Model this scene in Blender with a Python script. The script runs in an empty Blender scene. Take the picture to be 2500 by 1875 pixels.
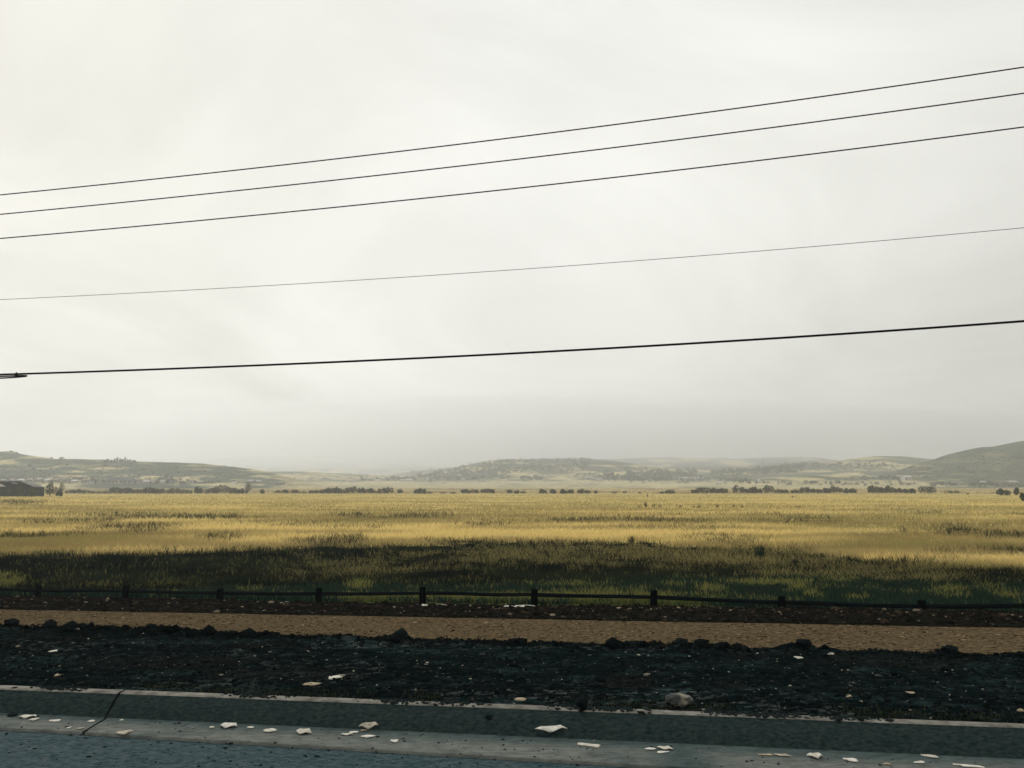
import bpy, math, random
import numpy as np
random.seed(7)
RNG = np.random.default_rng(7)
sc = bpy.context.scene
C = sc.collection

# ------------------------------------------------------------------ camera
F = 1950.0                      # focal length in pixels of the 2500 px wide photograph
CAMZ = 2.2
HOR = 1165.0                    # row of the horizon
P = math.atan((HOR - 937.5) / F)
cam = bpy.data.cameras.new('camera'); cam.sensor_width = 36; cam.lens = F / 2500 * 36
cam.clip_start = 0.05; cam.clip_end = 30000
co = bpy.data.objects.new('camera', cam); C.objects.link(co); sc.camera = co
co.location = (0, 0, CAMZ); co.rotation_euler = (math.pi / 2 + P, 0, 0)

# ------------------------------------------------------------------ light
sc.view_settings.view_transform = 'Standard'; sc.view_settings.look = 'None'
sc.view_settings.exposure = 0.0; sc.view_settings.gamma = 1.0
sc.view_settings.use_curve_mapping = False
sc.cycles.volume_bounces = 1
sc.cycles.use_denoising = True
SUN_EL, SUN_AZ = math.radians(32), math.radians(-36)   # azimuth from +Y towards +X
sd = bpy.data.lights.new('sun', 'SUN'); sd.energy = 1.5; sd.angle = math.radians(20); sd.color = (1.0, 0.965, 0.91)
so = bpy.data.objects.new('sun', sd); C.objects.link(so)
so.rotation_euler = (-(math.pi / 2 - SUN_EL), 0, -SUN_AZ)

W = bpy.data.worlds.new('World'); sc.world = W; W.use_nodes = True
nt = W.node_tree; N = nt.nodes; L = nt.links; N.clear()
def nd(t, **k):
    n = N.new(t)
    for a, b in k.items(): setattr(n, a, b)
    return n
wo = nd('ShaderNodeOutputWorld'); bg = nd('ShaderNodeBackground'); bg.inputs[1].default_value = 0.1
sky = nd('ShaderNodeTexSky', sky_type='NISHITA', sun_disc=False)
sky.sun_elevation = SUN_EL; sky.sun_rotation = SUN_AZ; sky.dust_density = 3
tc = nd('ShaderNodeTexCoord'); sep = nd('ShaderNodeSeparateXYZ'); L.new(tc.outputs['Generated'], sep.inputs[0])
# cloud deck seen from below: project the direction onto a flat layer
add = nd('ShaderNodeMath', operation='ADD'); add.inputs[1].default_value = 0.22; L.new(sep.outputs[2], add.inputs[0])
mx = nd('ShaderNodeMath', operation='MAXIMUM'); mx.inputs[1].default_value = 0.12; L.new(add.outputs[0], mx.inputs[0])
dx = nd('ShaderNodeMath', operation='DIVIDE'); L.new(sep.outputs[0], dx.inputs[0]); L.new(mx.outputs[0], dx.inputs[1])
dy = nd('ShaderNodeMath', operation='DIVIDE'); L.new(sep.outputs[1], dy.inputs[0]); L.new(mx.outputs[0], dy.inputs[1])
cb = nd('ShaderNodeCombineXYZ'); L.new(dx.outputs[0], cb.inputs[0]); L.new(dy.outputs[0], cb.inputs[1])
n1 = nd('ShaderNodeTexNoise'); n1.inputs['Scale'].default_value = 0.75; n1.inputs['Detail'].default_value = 7
n1.inputs['Roughness'].default_value = 0.55; n1.inputs['Distortion'].default_value = 0.9; L.new(cb.outputs[0], n1.inputs['Vector'])
ramp = nd('ShaderNodeValToRGB'); L.new(n1.outputs[0], ramp.inputs[0])
e = ramp.color_ramp.elements
e[0].position = 0.33; e[0].color = (0.68, 0.68, 0.64, 1)
e[1].position = 0.64; e[1].color = (0.90, 0.895, 0.855, 1)
# broad lower cloud, greyer towards the horizon
hr = nd('ShaderNodeMapRange'); L.new(sep.outputs[2], hr.inputs[0])
hr.inputs[1].default_value = 0.0; hr.inputs[2].default_value = 0.26; hr.inputs[3].default_value = 1.03; hr.inputs[4].default_value = 1.0
sc8 = nd('ShaderNodeVectorMath', operation='SCALE'); L.new(ramp.outputs[0], sc8.inputs[0]); 
m10 = nd('ShaderNodeMath', operation='MULTIPLY'); m10.inputs[1].default_value = 10.8
# the cloud is thicker and greyer low on the right
rx_ = nd('ShaderNodeMapRange', interpolation_type='SMOOTHSTEP'); L.new(sep.outputs[0], rx_.inputs[0])
rx_.inputs[1].default_value = -0.1; rx_.inputs[2].default_value = 0.6; rx_.inputs[3].default_value = 0.0; rx_.inputs[4].default_value = 1.0
rz_ = nd('ShaderNodeMapRange', interpolation_type='SMOOTHSTEP'); L.new(sep.outputs[2], rz_.inputs[0])
rz_.inputs[1].default_value = 0.0; rz_.inputs[2].default_value = 0.42; rz_.inputs[3].default_value = 0.26; rz_.inputs[4].default_value = 0.0
mm_ = nd('ShaderNodeMath', operation='MULTIPLY'); L.new(rx_.outputs[0], mm_.inputs[0]); L.new(rz_.outputs[0], mm_.inputs[1])
om_ = nd('ShaderNodeMath', operation='SUBTRACT'); om_.inputs[0].default_value = 1.0; L.new(mm_.outputs[0], om_.inputs[1])
hm_ = nd('ShaderNodeMath', operation='MULTIPLY'); L.new(hr.outputs[0], hm_.inputs[0]); L.new(om_.outputs[0], hm_.inputs[1])
# thinner cloud right of centre lets more light through
dt_ = nd('ShaderNodeVectorMath', operation='DOT_PRODUCT'); L.new(tc.outputs['Generated'], dt_.inputs[0])
gd_ = (0.27, 0.92, 0.285); gl_ = sum(q * q for q in gd_) ** .5; dt_.inputs[1].default_value = tuple(q / gl_ for q in gd_)
gr_ = nd('ShaderNodeMapRange', interpolation_type='SMOOTHSTEP'); L.new(dt_.outputs['Value'], gr_.inputs[0])
gr_.inputs[1].default_value = 0.955; gr_.inputs[2].default_value = 1.0; gr_.inputs[3].default_value = 0.0; gr_.inputs[4].default_value = 0.10
ga_ = nd('ShaderNodeMath', operation='ADD'); L.new(hm_.outputs[0], ga_.inputs[0]); L.new(gr_.outputs[0], ga_.inputs[1])
L.new(ga_.outputs[0], m10.inputs[0])
L.new(m10.outputs[0], sc8.inputs['Scale'])
mix = nd('ShaderNodeMixRGB'); mix.inputs[0].default_value = 0.992
n2 = nd('ShaderNodeTexNoise'); n2.inputs['Scale'].default_value = 2.2; n2.inputs['Detail'].default_value = 6
mp2 = nd('ShaderNodeMapping'); mp2.inputs['Scale'].default_value = (1, 1, 6); mp2.inputs['Location'].default_value = (.35, 0, 0); L.new(tc.outputs['Generated'], mp2.inputs[0]); L.new(mp2.outputs[0], n2.inputs['Vector'])
lo = nd('ShaderNodeMapRange', interpolation_type='SMOOTHSTEP'); L.new(sep.outputs[2], lo.inputs[0])
lo.inputs[1].default_value = 0.0; lo.inputs[2].default_value = 0.13; lo.inputs[3].default_value = 1.0; lo.inputs[4].default_value = 0.0
nr = nd('ShaderNodeMapRange'); L.new(n2.outputs[0], nr.inputs[0]); nr.inputs[1].default_value = 0.38; nr.inputs[2].default_value = 0.66
lm = nd('ShaderNodeMath', operation='MULTIPLY'); L.new(lo.outputs[0], lm.inputs[0]); L.new(nr.outputs[0], lm.inputs[1])
lv = nd('ShaderNodeMixRGB'); lv.blend_type = 'MULTIPLY'; L.new(lm.outputs[0], lv.inputs[0]); L.new(sc8.outputs[0], lv.inputs[1]); lv.inputs[2].default_value = (.75, .76, .82, 1)
L.new(sky.outputs[0], mix.inputs[1]); wr = nd('ShaderNodeMapRange', interpolation_type='SMOOTHSTEP'); L.new(sep.outputs[0], wr.inputs[0])
wr.inputs[1].default_value = 0.05; wr.inputs[2].default_value = -0.6; wr.inputs[3].default_value = 0.0; wr.inputs[4].default_value = 1.0
wt = nd('ShaderNodeMixRGB'); wt.blend_type = 'MULTIPLY'; L.new(wr.outputs[0], wt.inputs[0]); L.new(lv.outputs[0], wt.inputs[1]); wt.inputs[2].default_value = (.985, .975, .94, 1)
L.new(wt.outputs[0], mix.inputs[2])
L.new(mix.outputs[0], bg.inputs[0]); L.new(bg.outputs[0], wo.inputs[0])

# ------------------------------------------------------------------ projection helpers
cp, sp = math.cos(P), math.sin(P)
def ray(x, y):
    u = (x - 1250.0) / F; v = (937.5 - y) / F
    return u, cp - v * sp, sp + v * cp
def at(x, y, Y):
    a, b, c = ray(x, y); t = Y / b
    return (a * t, Y, CAMZ + c * t)
def on_z(x, y, z):
    a, b, c = ray(x, y); t = (z - CAMZ) / c
    return (a * t, b * t, z)
def pix(X, Y, Z):
    Z = Z - CAMZ; d = Y * cp + Z * sp; up = -Y * sp + Z * cp
    return 1250 + F * X / d, 937.5 - F * up / d
def elev(y):
    v = (937.5 - y) / F
    return (sp + v * cp) / (cp - v * sp)

# ------------------------------------------------------------------ noise in numpy
def hsh(ix, iy, s):
    h = (ix.astype(np.int64) * 374761393 + iy.astype(np.int64) * 668265263 + s * 2147483647) & 0xffffffff
    h = ((h ^ (h >> 13)) * 1274126177) & 0xffffffff
    return ((h ^ (h >> 16)) & 0xffff) / 65535.0
def vn(x, y, s=0):
    x = np.asarray(x, float); y = np.asarray(y, float)
    ix = np.floor(x); iy = np.floor(y); fx = x - ix; fy = y - iy
    fx = fx * fx * (3 - 2 * fx); fy = fy * fy * (3 - 2 * fy)
    a = hsh(ix, iy, s); b = hsh(ix + 1, iy, s); c = hsh(ix, iy + 1, s); d = hsh(ix + 1, iy + 1, s)
    return (a * (1 - fx) + b * fx) * (1 - fy) + (c * (1 - fx) + d * fx) * fy
def fbm(x, y, o=4, s=0, g=0.5):
    r = 0; a = 1; t = 0
    for k in range(o):
        r = r + a * vn(x * 2 ** k, y * 2 ** k, s + k * 17); t += a; a *= g
    return r / t
def col(a): return np.array(a, float)
def sstep(a, b, x):
    t = np.clip((x - a) / (b - a), 0, 1); return t * t * (3 - 2 * t)

# ------------------------------------------------------------------ mesh helpers
def mesh(name, v, f, cols=None, smooth=False):
    """v (n,3) array, f (m,3|4) int array"""
    v = np.asarray(v, np.float32); f = np.asarray(f, np.int32); k = f.shape[1]
    me = bpy.data.meshes.new(name)
    me.vertices.add(len(v)); me.vertices.foreach_set('co', v.ravel())
    me.loops.add(f.size); me.loops.foreach_set('vertex_index', f.ravel())
    me.polygons.add(len(f)); me.polygons.foreach_set('loop_start', np.arange(0, f.size, k, dtype=np.int32))
    me.polygons.foreach_set('loop_total', np.full(len(f), k, np.int32))
    if smooth: me.polygons.foreach_set('use_smooth', np.ones(len(f), bool))
    me.update(calc_edges=True)
    if cols is not None:
        a = me.color_attributes.new('Col', 'FLOAT_COLOR', 'POINT')
        c = np.ones((len(v), 4), np.float32); c[:, :3] = cols; a.data.foreach_set('color', c.ravel())
    return me
def link(name, me, mat, parent=None, loc=None):
    o = bpy.data.objects.new(name, me); C.objects.link(o)
    if mat and not me.materials: me.materials.append(mat)
    if parent: o.parent = parent
    if loc is not None: o.location = loc
    return o
def empty(name, loc=(0, 0, 0), rz=0.0):
    o = bpy.data.objects.new(name, None); C.objects.link(o); o.location = loc; o.rotation_euler = (0, 0, rz)
    o.empty_display_size = 0.1
    return o
def tag(o, label=None, cat=None, group=None, kind=None):
    if label: o['label'] = label
    if cat: o['category'] = cat
    if group: o['group'] = group
    if kind: o['kind'] = kind
    return o
def grid_faces(nr, nc):
    i = np.arange(nr - 1)[:, None] * nc + np.arange(nc - 1)[None, :]
    return np.stack([i, i + 1, i + nc + 1, i + nc], -1).reshape(-1, 4)
def tube(pts, rad, n=8):
    pts = np.asarray(pts, float); m = len(pts)
    rad = np.broadcast_to(np.asarray(rad, float), (m,))
    t = np.gradient(pts, axis=0); t /= np.linalg.norm(t, axis=1)[:, None]
    ref = np.array([0, 0, 1.0]) if abs(t[0][2]) < .9 else np.array([1.0, 0, 0])
    s = np.cross(t, ref); s /= np.linalg.norm(s, axis=1)[:, None]; q = np.cross(s, t)
    a = np.linspace(0, 2 * math.pi, n, endpoint=False)
    v = pts[:, None] + rad[:, None, None] * (np.cos(a)[None, :, None] * s[:, None] + np.sin(a)[None, :, None] * q[:, None])
    v = v.reshape(-1, 3)
    f = []
    for i in range(m - 1):
        for j in range(n):
            k = (j + 1) % n; f.append((i * n + j, i * n + k, (i + 1) * n + k, (i + 1) * n + j))
    c0 = len(v); v = np.vstack([v, pts[:1], pts[-1:]])
    for j in range(n):
        k = (j + 1) % n; f.append((c0, k, j, j)); f.append((c0 + 1, (m - 1) * n + j, (m - 1) * n + k, (m - 1) * n + k))
    return v, f
def tube_mesh(name, pts, rad, n=8, smooth=True):
    v, f = tube(pts, rad, n)
    me = bpy.data.meshes.new(name)
    me.from_pydata([tuple(p) for p in v], [], [tuple(dict.fromkeys(q)) for q in f])
    if smooth:
        for p in me.polygons: p.use_smooth = len(p.vertices) == 4
    return me
def py_mesh(name, v, f):
    me = bpy.data.meshes.new(name); me.from_pydata([tuple(map(float, p)) for p in v], [], [tuple(q) for q in f]); me.update()
    return me
def box(x0, x1, y0, y1, z0, z1):
    v = [(x, y, z) for z in (z0, z1) for y in (y0, y1) for x in (x0, x1)]
    return v, [(0, 2, 3, 1), (4, 5, 7, 6), (0, 1, 5, 4), (2, 6, 7, 3), (0, 4, 6, 2), (1, 3, 7, 5)]
def merge(parts):
    V = []; Fc = []
    for v, f in parts:
        n = len(V); V += list(v); Fc += [tuple(i + n for i in q) for q in f]
    return V, Fc

# ------------------------------------------------------------------ materials
def mat(name, col=(.5, .5, .5), rough=.9, vary=0.0, scale=8.0, stretch=(1, 1, 1), bump=0.0, bscale=40.0, col2=None,
        attr=False, spec=0.3, transl=0.0, detail=8, contrast=(.35, .65), world=True, bdist=.02):
    m = bpy.data.materials.new(name); m.use_nodes = True; t = m.node_tree; n = t.nodes; l = t.links
    b = n['Principled BSDF']; b.inputs['Roughness'].default_value = rough
    b.inputs['Specular IOR Level'].default_value = spec
    geo = n.new('ShaderNodeNewGeometry'); tcn = n.new('ShaderNodeTexCoord')
    src = geo.outputs['Position'] if world else tcn.outputs['Object']
    mp = n.new('ShaderNodeMapping'); mp.inputs['Scale'].default_value = stretch; l.new(src, mp.inputs[0])
    if attr:
        at_ = n.new('ShaderNodeAttribute'); at_.attribute_name = 'Col'; base = at_.outputs['Color']
    else:
        rgb = n.new('ShaderNodeRGB'); rgb.outputs[0].default_value = (*col, 1); base = rgb.outputs[0]
    if vary or col2:
        no = n.new('ShaderNodeTexNoise'); no.inputs['Scale'].default_value = scale; no.inputs['Detail'].default_value = detail
        no.inputs['Roughness'].default_value = .65; l.new(mp.outputs[0], no.inputs['Vector'])
        mr = n.new('ShaderNodeMapRange'); l.new(no.outputs[0], mr.inputs[0])
        mr.inputs[1].default_value, mr.inputs[2].default_value = contrast
        mixn = n.new('ShaderNodeMixRGB')
        if col2:
            l.new(mr.outputs[0], mixn.inputs[0]); l.new(base, mixn.inputs[1]); mixn.inputs[2].default_value = (*col2, 1)
        else:
            mixn.blend_type = 'MULTIPLY'; mixn.inputs[0].default_value = 1
            mr.inputs[3].default_value = 1 - vary; mr.inputs[4].default_value = 1 + vary
            l.new(base, mixn.inputs[1]); l.new(mr.outputs[0], mixn.inputs[2])
        base = mixn.outputs[0]
    l.new(base, b.inputs['Base Color'])
    if bump:
        nb = n.new('ShaderNodeTexNoise'); nb.inputs['Scale'].default_value = bscale; nb.inputs['Detail'].default_value = 6
        l.new(mp.outputs[0], nb.inputs['Vector'])
        bp = n.new('ShaderNodeBump'); bp.inputs['Strength'].default_value = bump; bp.inputs['Distance'].default_value = bdist
        l.new(nb.outputs[0], bp.inputs['Height']); l.new(bp.outputs[0], b.inputs['Normal'])
    if transl:
        tr = n.new('ShaderNodeBsdfTranslucent'); l.new(base, tr.inputs[0])
        ms = n.new('ShaderNodeMixShader'); ms.inputs[0].default_value = transl
        l.new(b.outputs[0], ms.inputs[1]); l.new(tr.outputs[0], ms.inputs[2])
        l.new(ms.outputs[0], n['Material Output'].inputs[0])
    return m

# ------------------------------------------------------------------ lines that shape the ground: Y and z along X
def line(pl, pr):
    b = (pr[1] - pl[1]) / (pr[0] - pl[0]); a = pl[1] - b * pl[0]
    return a, b
gut = line(on_z(0, 1776, 0), on_z(2500, 1922, 0))
foot = line(on_z(0, 1741, 0.01), on_z(2500, 1854, 0.01))
topf = line(on_z(0, 1683, .165), on_z(2500, 1777, .165))
topb = line(on_z(0, 1672, .17), on_z(2500, 1766, .17))
def ly(ln, X): return ln[0] + ln[1] * np.asarray(X, float)
# fence posts: (x, top, rail, base) in photo pixels, nine in view
posts = [(92, 1428.5, 1442, 1458), (307, 1431, 1443, 1461), (537, 1436, 1447.5, 1464), (779, 1435, 1449, 1471.5), (1032, 1433.5, 1448, 1473.5),
         (1304, 1438, 1452, 1479), (1595, 1441.5, 1458, 1480.5), (1909, 1455.6, 1471, 1485), (2253, 1466, 1480.5, 1489)]
postY = [24.9 * (1 - .03 * k) for k in range(9)]
fpts = [at(p[0], p[3], Yk) for p, Yk in zip(posts, postY)]
fence = line(fpts[0], fpts[8])
FZX = np.array([-90, -40] + [p[0] for p in fpts] + [14, 40]); FZZ = np.array([fpts[0][2] - 1.5, fpts[0][2] - .35] + [p[2] for p in fpts] + [fpts[8][2] + .12, fpts[8][2] + .4])
def fz(X): return np.interp(X, FZX, FZZ)
crestl, crestr = at(0, 1528, 11.0), at(2500, 1597, 9.4)
crest = line(crestl, crestr)
pfl, pfr = at(0, 1488, 22.9), at(2500, 1533, 16.2)
pfar = line(pfl, pfr)
pnear = (pfar[0] - 3.2, pfar[1])
def lz(pl, pr, X): return np.interp(X, [-60, pl[0], pr[0], 50], [pl[2] - .5, pl[2], pr[2], pr[2] + .3])
def ground(X, Y):
    """height of the land at X, Y from the kerb to the foot of the hills"""
    X = np.asarray(X, float); Y = np.asarray(Y, float)
    ys = [ly(topb, X), ly(crest, X), ly(pnear, X), ly(pfar, X), ly(fence, X), np.full(X.shape, 45.0), np.full(X.shape, 420.0), np.full(X.shape, 900.0), np.full(X.shape, 9000.0)]
    pz = lz(pfl, pfr, X)
    zs = [np.full(X.shape, .16), lz(crestl, crestr, X), pz, pz, fz(X), np.full(X.shape, -1.75), np.full(X.shape, -6.4), np.full(X.shape, -9.3), np.full(X.shape, -9.3)]
    ys[5] = np.maximum(ys[5], ys[4] + 12)
    for i in range(1, len(ys)): ys[i] = np.maximum(ys[i], ys[i - 1] + .3)
    z = zs[0].copy()
    for i in range(len(ys) - 1):
        t = np.clip((Y - ys[i]) / (ys[i + 1] - ys[i]), 0, 1)
        z = z + (zs[i + 1] - zs[i]) * t
    return z
HILLS = [  # Y of the ridge, front width, back width, skyline in photo pixels
    (1000, 240, 700, [(-1500, 1110), (-800, 1095), (-200, 1100), (0, 1103), (27, 1102), (45, 1109), (80, 1114), (130, 1120), (240, 1122.5), (320, 1127), (420, 1129), (500, 1133), (560, 1139), (640, 1149), (700, 1163), (760, 1179), (830, 1195)]),
    (1700, 500, 500, [(300, 1150), (620, 1150), (750, 1152), (900, 1160), (1080, 1168), (1200, 1178), (1300, 1190)]),
    (2050, 800, 500, [(850, 1190), (950, 1172), (1050, 1154), (1130, 1138), (1180, 1127), (1240, 1121), (1300, 1122), (1375, 1119.5), (1440, 1121), (1500, 1126), (1560, 1134), (1640, 1145), (1750, 1155), (1900, 1172), (2000, 1190)]),
    (2700, 800, 700, [(900, 1170), (1000, 1152), (1200, 1132), (1450, 1122), (1560, 1118), (1640, 1117), (1740, 1119), (1800, 1120), (1860, 1118), (1950, 1115), (2000, 1117), (2045, 1124), (2100, 1137), (2300, 1165), (2600, 1185)]),
    (1800, 520, 500, [(1600, 1185), (1650, 1166), (1750, 1151), (1850, 1142), (1950, 1135), (2040, 1127), (2100, 1118), (2150, 1114), (2210, 1115), (2260, 1120), (2300, 1123), (2340, 1135), (2450, 1165)]),
    (1250, 330, 700, [(2050, 1190), (2120, 1170), (2200, 1146), (2260, 1127), (2285, 1121), (2320, 1109), (2360, 1100), (2400, 1092), (2430, 1091), (2470, 1083), (2500, 1078), (2700, 1062), (3200, 1050), (4200, 1090)]),
    (1130, 160, 250, [(1700, 1190), (1800, 1176), (1900, 1166), (1980, 1160), (2060, 1159), (2150, 1165), (2250, 1176), (2350, 1187)]),
    (5600, 1800, 1500, [(-1500, 1120), (-300, 1110), (300, 1135), (450, 1126), (600, 1116), (700, 1112), (850, 1113), (950, 1109), (1060, 1107), (1140, 1103), (1200, 1111), (1290, 1128), (1400, 1140), (2200, 1130), (3400, 1100)]),
    ]
def hillz(X, Y):
    X = np.asarray(X, float); Y = np.asarray(Y, float)
    px = 1250 + F * 1.0067 * X / Y
    g = ground(X, Y)
    top = g.copy()
    n = fbm(X / 90, Y / 160, 4, 5) - .5; nf = fbm(X / 14, Y / 40, 3, 9) - .5
    for (Yc, fw, bw, pr) in HILLS:
        xs = [p[0] for p in pr]; es = [elev(p[1]) for p in pr]
        el = np.interp(px, xs, es, left=-.02, right=-.02)
        zr = CAMZ + Yc * el
        t = (Y - (Yc - fw)) / fw
        s = np.where(t < 1, np.sin(np.clip(t, 0, 1) * math.pi / 2) ** 1.25, np.cos(np.clip((Y - Yc) / bw, 0, 1) * math.pi / 2))
        H = np.maximum(zr - g, 0)
        z = g + H * s + H * .28 * n * np.clip(1 - abs(s), 0, 1) * np.clip(t * 3, 0, 1) + np.clip(H, 0, 12) * .09 * nf * s
        top = np.maximum(top, z)
    return top
_YS = np.geomspace(60, 4500, 900)
def land_at(x, y):
    """first point of the land that the photo shows at pixel x, y"""
    a, b, c = ray(x, y)
    X = a / b * _YS; z = hillz(X, _YS)
    ok = z >= CAMZ + c / b * _YS
    if not ok.any(): i = len(_YS) - 1
    else: i = int(np.argmax(ok))
    return (X[i], _YS[i], float(z[i]))
def gpt(x, y):
    """point of the near land at pixel x, y"""
    a, b, c = ray(x, y)
    Ys = np.geomspace(6, 900, 1500); X = a / b * Ys
    z = ground(X, Ys); ok = z >= CAMZ + c / b * Ys
    i = int(np.argmax(ok)) if ok.any() else len(Ys) - 1
    return (float(X[i]), float(Ys[i]), float(z[i]))

# ------------------------------------------------------------------ road, gutter, kerb
M = {}
M['asphalt'] = mat('asphalt', (.008, .032, .038), .9, bump=.6, bscale=55, col2=(.058, .084, .092), scale=22, stretch=(.7, 1.4, 1), contrast=(.38, .62), bdist=.03, spec=.08, detail=10)
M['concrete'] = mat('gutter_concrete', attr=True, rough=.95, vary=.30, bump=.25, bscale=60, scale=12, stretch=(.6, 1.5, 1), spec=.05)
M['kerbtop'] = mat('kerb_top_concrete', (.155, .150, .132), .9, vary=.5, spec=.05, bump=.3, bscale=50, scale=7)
M['kerbface'] = mat('dark_kerb_face', (.006, .016, .016), .9, bump=.5, bscale=50, col2=(.038, .050, .048), scale=34, stretch=(.6, 1, 1), spec=.03, contrast=(.36, .76), detail=12)  # face concrete set far darker than the kerb top
M['joint'] = mat('joint_dirt', (.010, .017, .017), .9, bump=.5)
Xn = np.concatenate([np.linspace(-60, -9, 24), np.arange(-8.9, 8, .05), np.linspace(8.3, 50, 20)])
t = np.linspace(0, 1, 130) ** .6
Yr = -14 + (ly(gut, Xn)[None, :] + 14) * t[:, None]
Xr = np.broadcast_to(Xn, Yr.shape)
Zr = -.014 + .006 * (fbm(Xr * 3, Yr * 5, 3, 40) - .5) - .004 * (fbm(Xr * 14, Yr * 20, 2, 43) > .72)
Zr = Zr - .01 * sstep(.995, 1.0, t)[:, None]
road = link('road', mesh('road', np.stack([Xr, Yr, Zr], -1).reshape(-1, 3), grid_faces(*Yr.shape), smooth=True), M['asphalt'])
tag(road, 'dark teal grey asphalt road with a speckled surface', kind='structure')

kerb = empty('kerb', (0, 0, 0)); tag(kerb, 'concrete kerb with flat gutter strip along the road', kind='structure')
def section(X0, X1):
    n = max(2, int((X1 - X0) / .06)); X = np.linspace(X0, X1, n)
    yg, yf, yt, yb = (ly(k, X) for k in (gut, foot, topf, topb))
    wob = (fbm(X * 1.3, X * 0, 3, 77) - .5) * .012
    fine = (fbm(X * 9, X * 0 + 3, 3, 78) - .5) * .012
    def rows(L_): return np.stack([np.stack([X, y, z], -1) for y, z in L_], 0)
    gp = [(yg + fine, X * 0 - .06), (yg + fine, X * 0 - .004), (yg + .012, X * 0 + .002)]
    for s in np.linspace(.08, .94, 14): gp.append((yg + (yf - yg) * s, X * 0 + .002 + .004 * fbm(X * 2, X * 0 + s * 9, 3, 80)))
    gp.append((yf - .02, X * 0 + .006)); gp.append((yf, X * 0 + .012))
    fpf = [(yf, X * 0 + .012)]
    for s in np.linspace(.12, .94, 7):
        fpf.append((yf + (yt - yf) * (s ** 1.0) + .012 * (vn(X * 5, X * 0 + s * 7, 5) - .5), .012 + (.160 - .012) * s + .012 * math.sin(s * 3.14)))
    fpf.append((yt + wob, X * 0 + .163))
    tp = [(yt + wob, X * 0 + .163), (yt + .012 + wob, X * 0 + .17), ((yt + yb) / 2, X * 0 + .172), (yb + fine, X * 0 + .168), (yb + .01, X * 0 - .02)]
    fpf = [(a, a * 0 + b) for a, b in fpf]
    out = []
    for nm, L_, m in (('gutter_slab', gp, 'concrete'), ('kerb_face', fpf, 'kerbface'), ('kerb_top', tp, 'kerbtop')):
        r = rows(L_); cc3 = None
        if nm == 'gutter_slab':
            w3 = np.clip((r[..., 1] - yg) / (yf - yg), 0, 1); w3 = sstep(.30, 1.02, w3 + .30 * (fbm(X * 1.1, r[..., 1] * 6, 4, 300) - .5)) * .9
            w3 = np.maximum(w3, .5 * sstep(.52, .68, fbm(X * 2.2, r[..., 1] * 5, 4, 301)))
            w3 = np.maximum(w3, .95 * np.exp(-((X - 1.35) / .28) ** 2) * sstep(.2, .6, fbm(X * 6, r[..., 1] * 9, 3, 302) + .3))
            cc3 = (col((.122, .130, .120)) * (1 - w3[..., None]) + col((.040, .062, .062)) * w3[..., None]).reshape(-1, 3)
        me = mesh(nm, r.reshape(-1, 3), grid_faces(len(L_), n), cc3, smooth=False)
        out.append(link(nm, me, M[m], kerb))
    return out
def jx(k): return -3.72 + 8.7 * k
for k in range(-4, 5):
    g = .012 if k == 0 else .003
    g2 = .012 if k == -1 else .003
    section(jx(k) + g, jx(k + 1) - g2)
# dirt that fills the joints
X = np.linspace(-30, 26, 300)
rowsj = [(ly(gut, X) + .01, X * 0 - .012), (ly(foot, X) + .02, X * 0 - .004), (ly(topf, X) + .02, X * 0 + .14), (ly(topb, X) - .005, X * 0 + .15)]
v = np.stack([np.stack([X, y, z], -1) for y, z in rowsj], 0).reshape(-1, 3)
jb = link('kerb_bed', mesh('kerb_bed', v, grid_faces(4, 300)), M['joint'], kerb)

# ------------------------------------------------------------------ verge of dark soil between kerb and path
M['soil'] = mat('dark_damp_soil', attr=True, rough=1, vary=.5, bump=.9, bscale=30, scale=14, stretch=(.5, 1.6, 1), bdist=.03, spec=0, detail=10)
def rows_y(lns, ts): pass
Xv = np.concatenate([np.linspace(-60, -9, 30), np.arange(-8.9, 8.6, .028), np.linspace(9, 50, 24)])
tv = np.concatenate([np.linspace(0, 1, 90), 1 + np.linspace(.03, 1, 14)])
def verge_xyz(X, t):
    yb = ly(topb, X) + .006; yc = ly(crest, X); yn = ly(pnear, X) + .0
    Y = np.where(t <= 1, yb + (yc - yb) * np.clip(t, 0, 1), yc + (yn - yc) * (t - 1))
    z = ground(X, Y)
    # lumps grow towards the ragged crest
    am = .022 + .035 * sstep(.75, 1.0, t) * (1 - sstep(1.0, 1.3, t))
    lump = np.abs(fbm(X * 2.4, Y * 3.4, 5, 21, .6) - .5) * 2
    hole = sstep(0, .05, t) * (1 - sstep(1.85, 2.0, t))
    mound = .05 * (fbm(X * .55, Y * .8, 2, 31) - .5)
    big = .045 * sstep(.60, .82, fbm(X * 1.5, Y * 1.5, 2, 35)) * sstep(.8, 1, t) * (1 - sstep(1.0, 1.25, t))
    z = z + hole * (am * lump * 1.5 - am * .45 + mound + big) - .012 * (1 - hole)
    return Y, z
XX, TT = np.meshgrid(Xv, tv)
YY, ZZ = verge_xyz(XX, TT)
def soil_col(X, Y):
    a = sstep(.50, .70, fbm(X * 1.6, Y * 5, 4, 401, .6)); b_ = sstep(.54, .70, fbm(X * 11, Y * 26, 3, 403)); g_ = sstep(.50, .66, fbm(X * .5, Y * 1.4, 3, 405))
    c = col((.0030, .0066, .0068)) + (col((.009, .0145, .015)) - .003) * a[..., None] + (col((.032, .035, .034))) * (b_ * (.25 + .75 * g_))[..., None]
    br = sstep(.60, .72, fbm(X * .9, Y * 2.2, 3, 407))[..., None]
    return c + (col((.010, .011, .009)) - c) * br * .6
sc_ = soil_col(XX, YY)
verge = link('verge', mesh('verge', np.stack([XX, YY, ZZ], -1).reshape(-1, 3), grid_faces(*XX.shape), sc_.reshape(-1, 3), smooth=False), M['soil'])
tag(verge, 'rough dark soil verge with a ragged crest between kerb and path', kind='structure')
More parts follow.
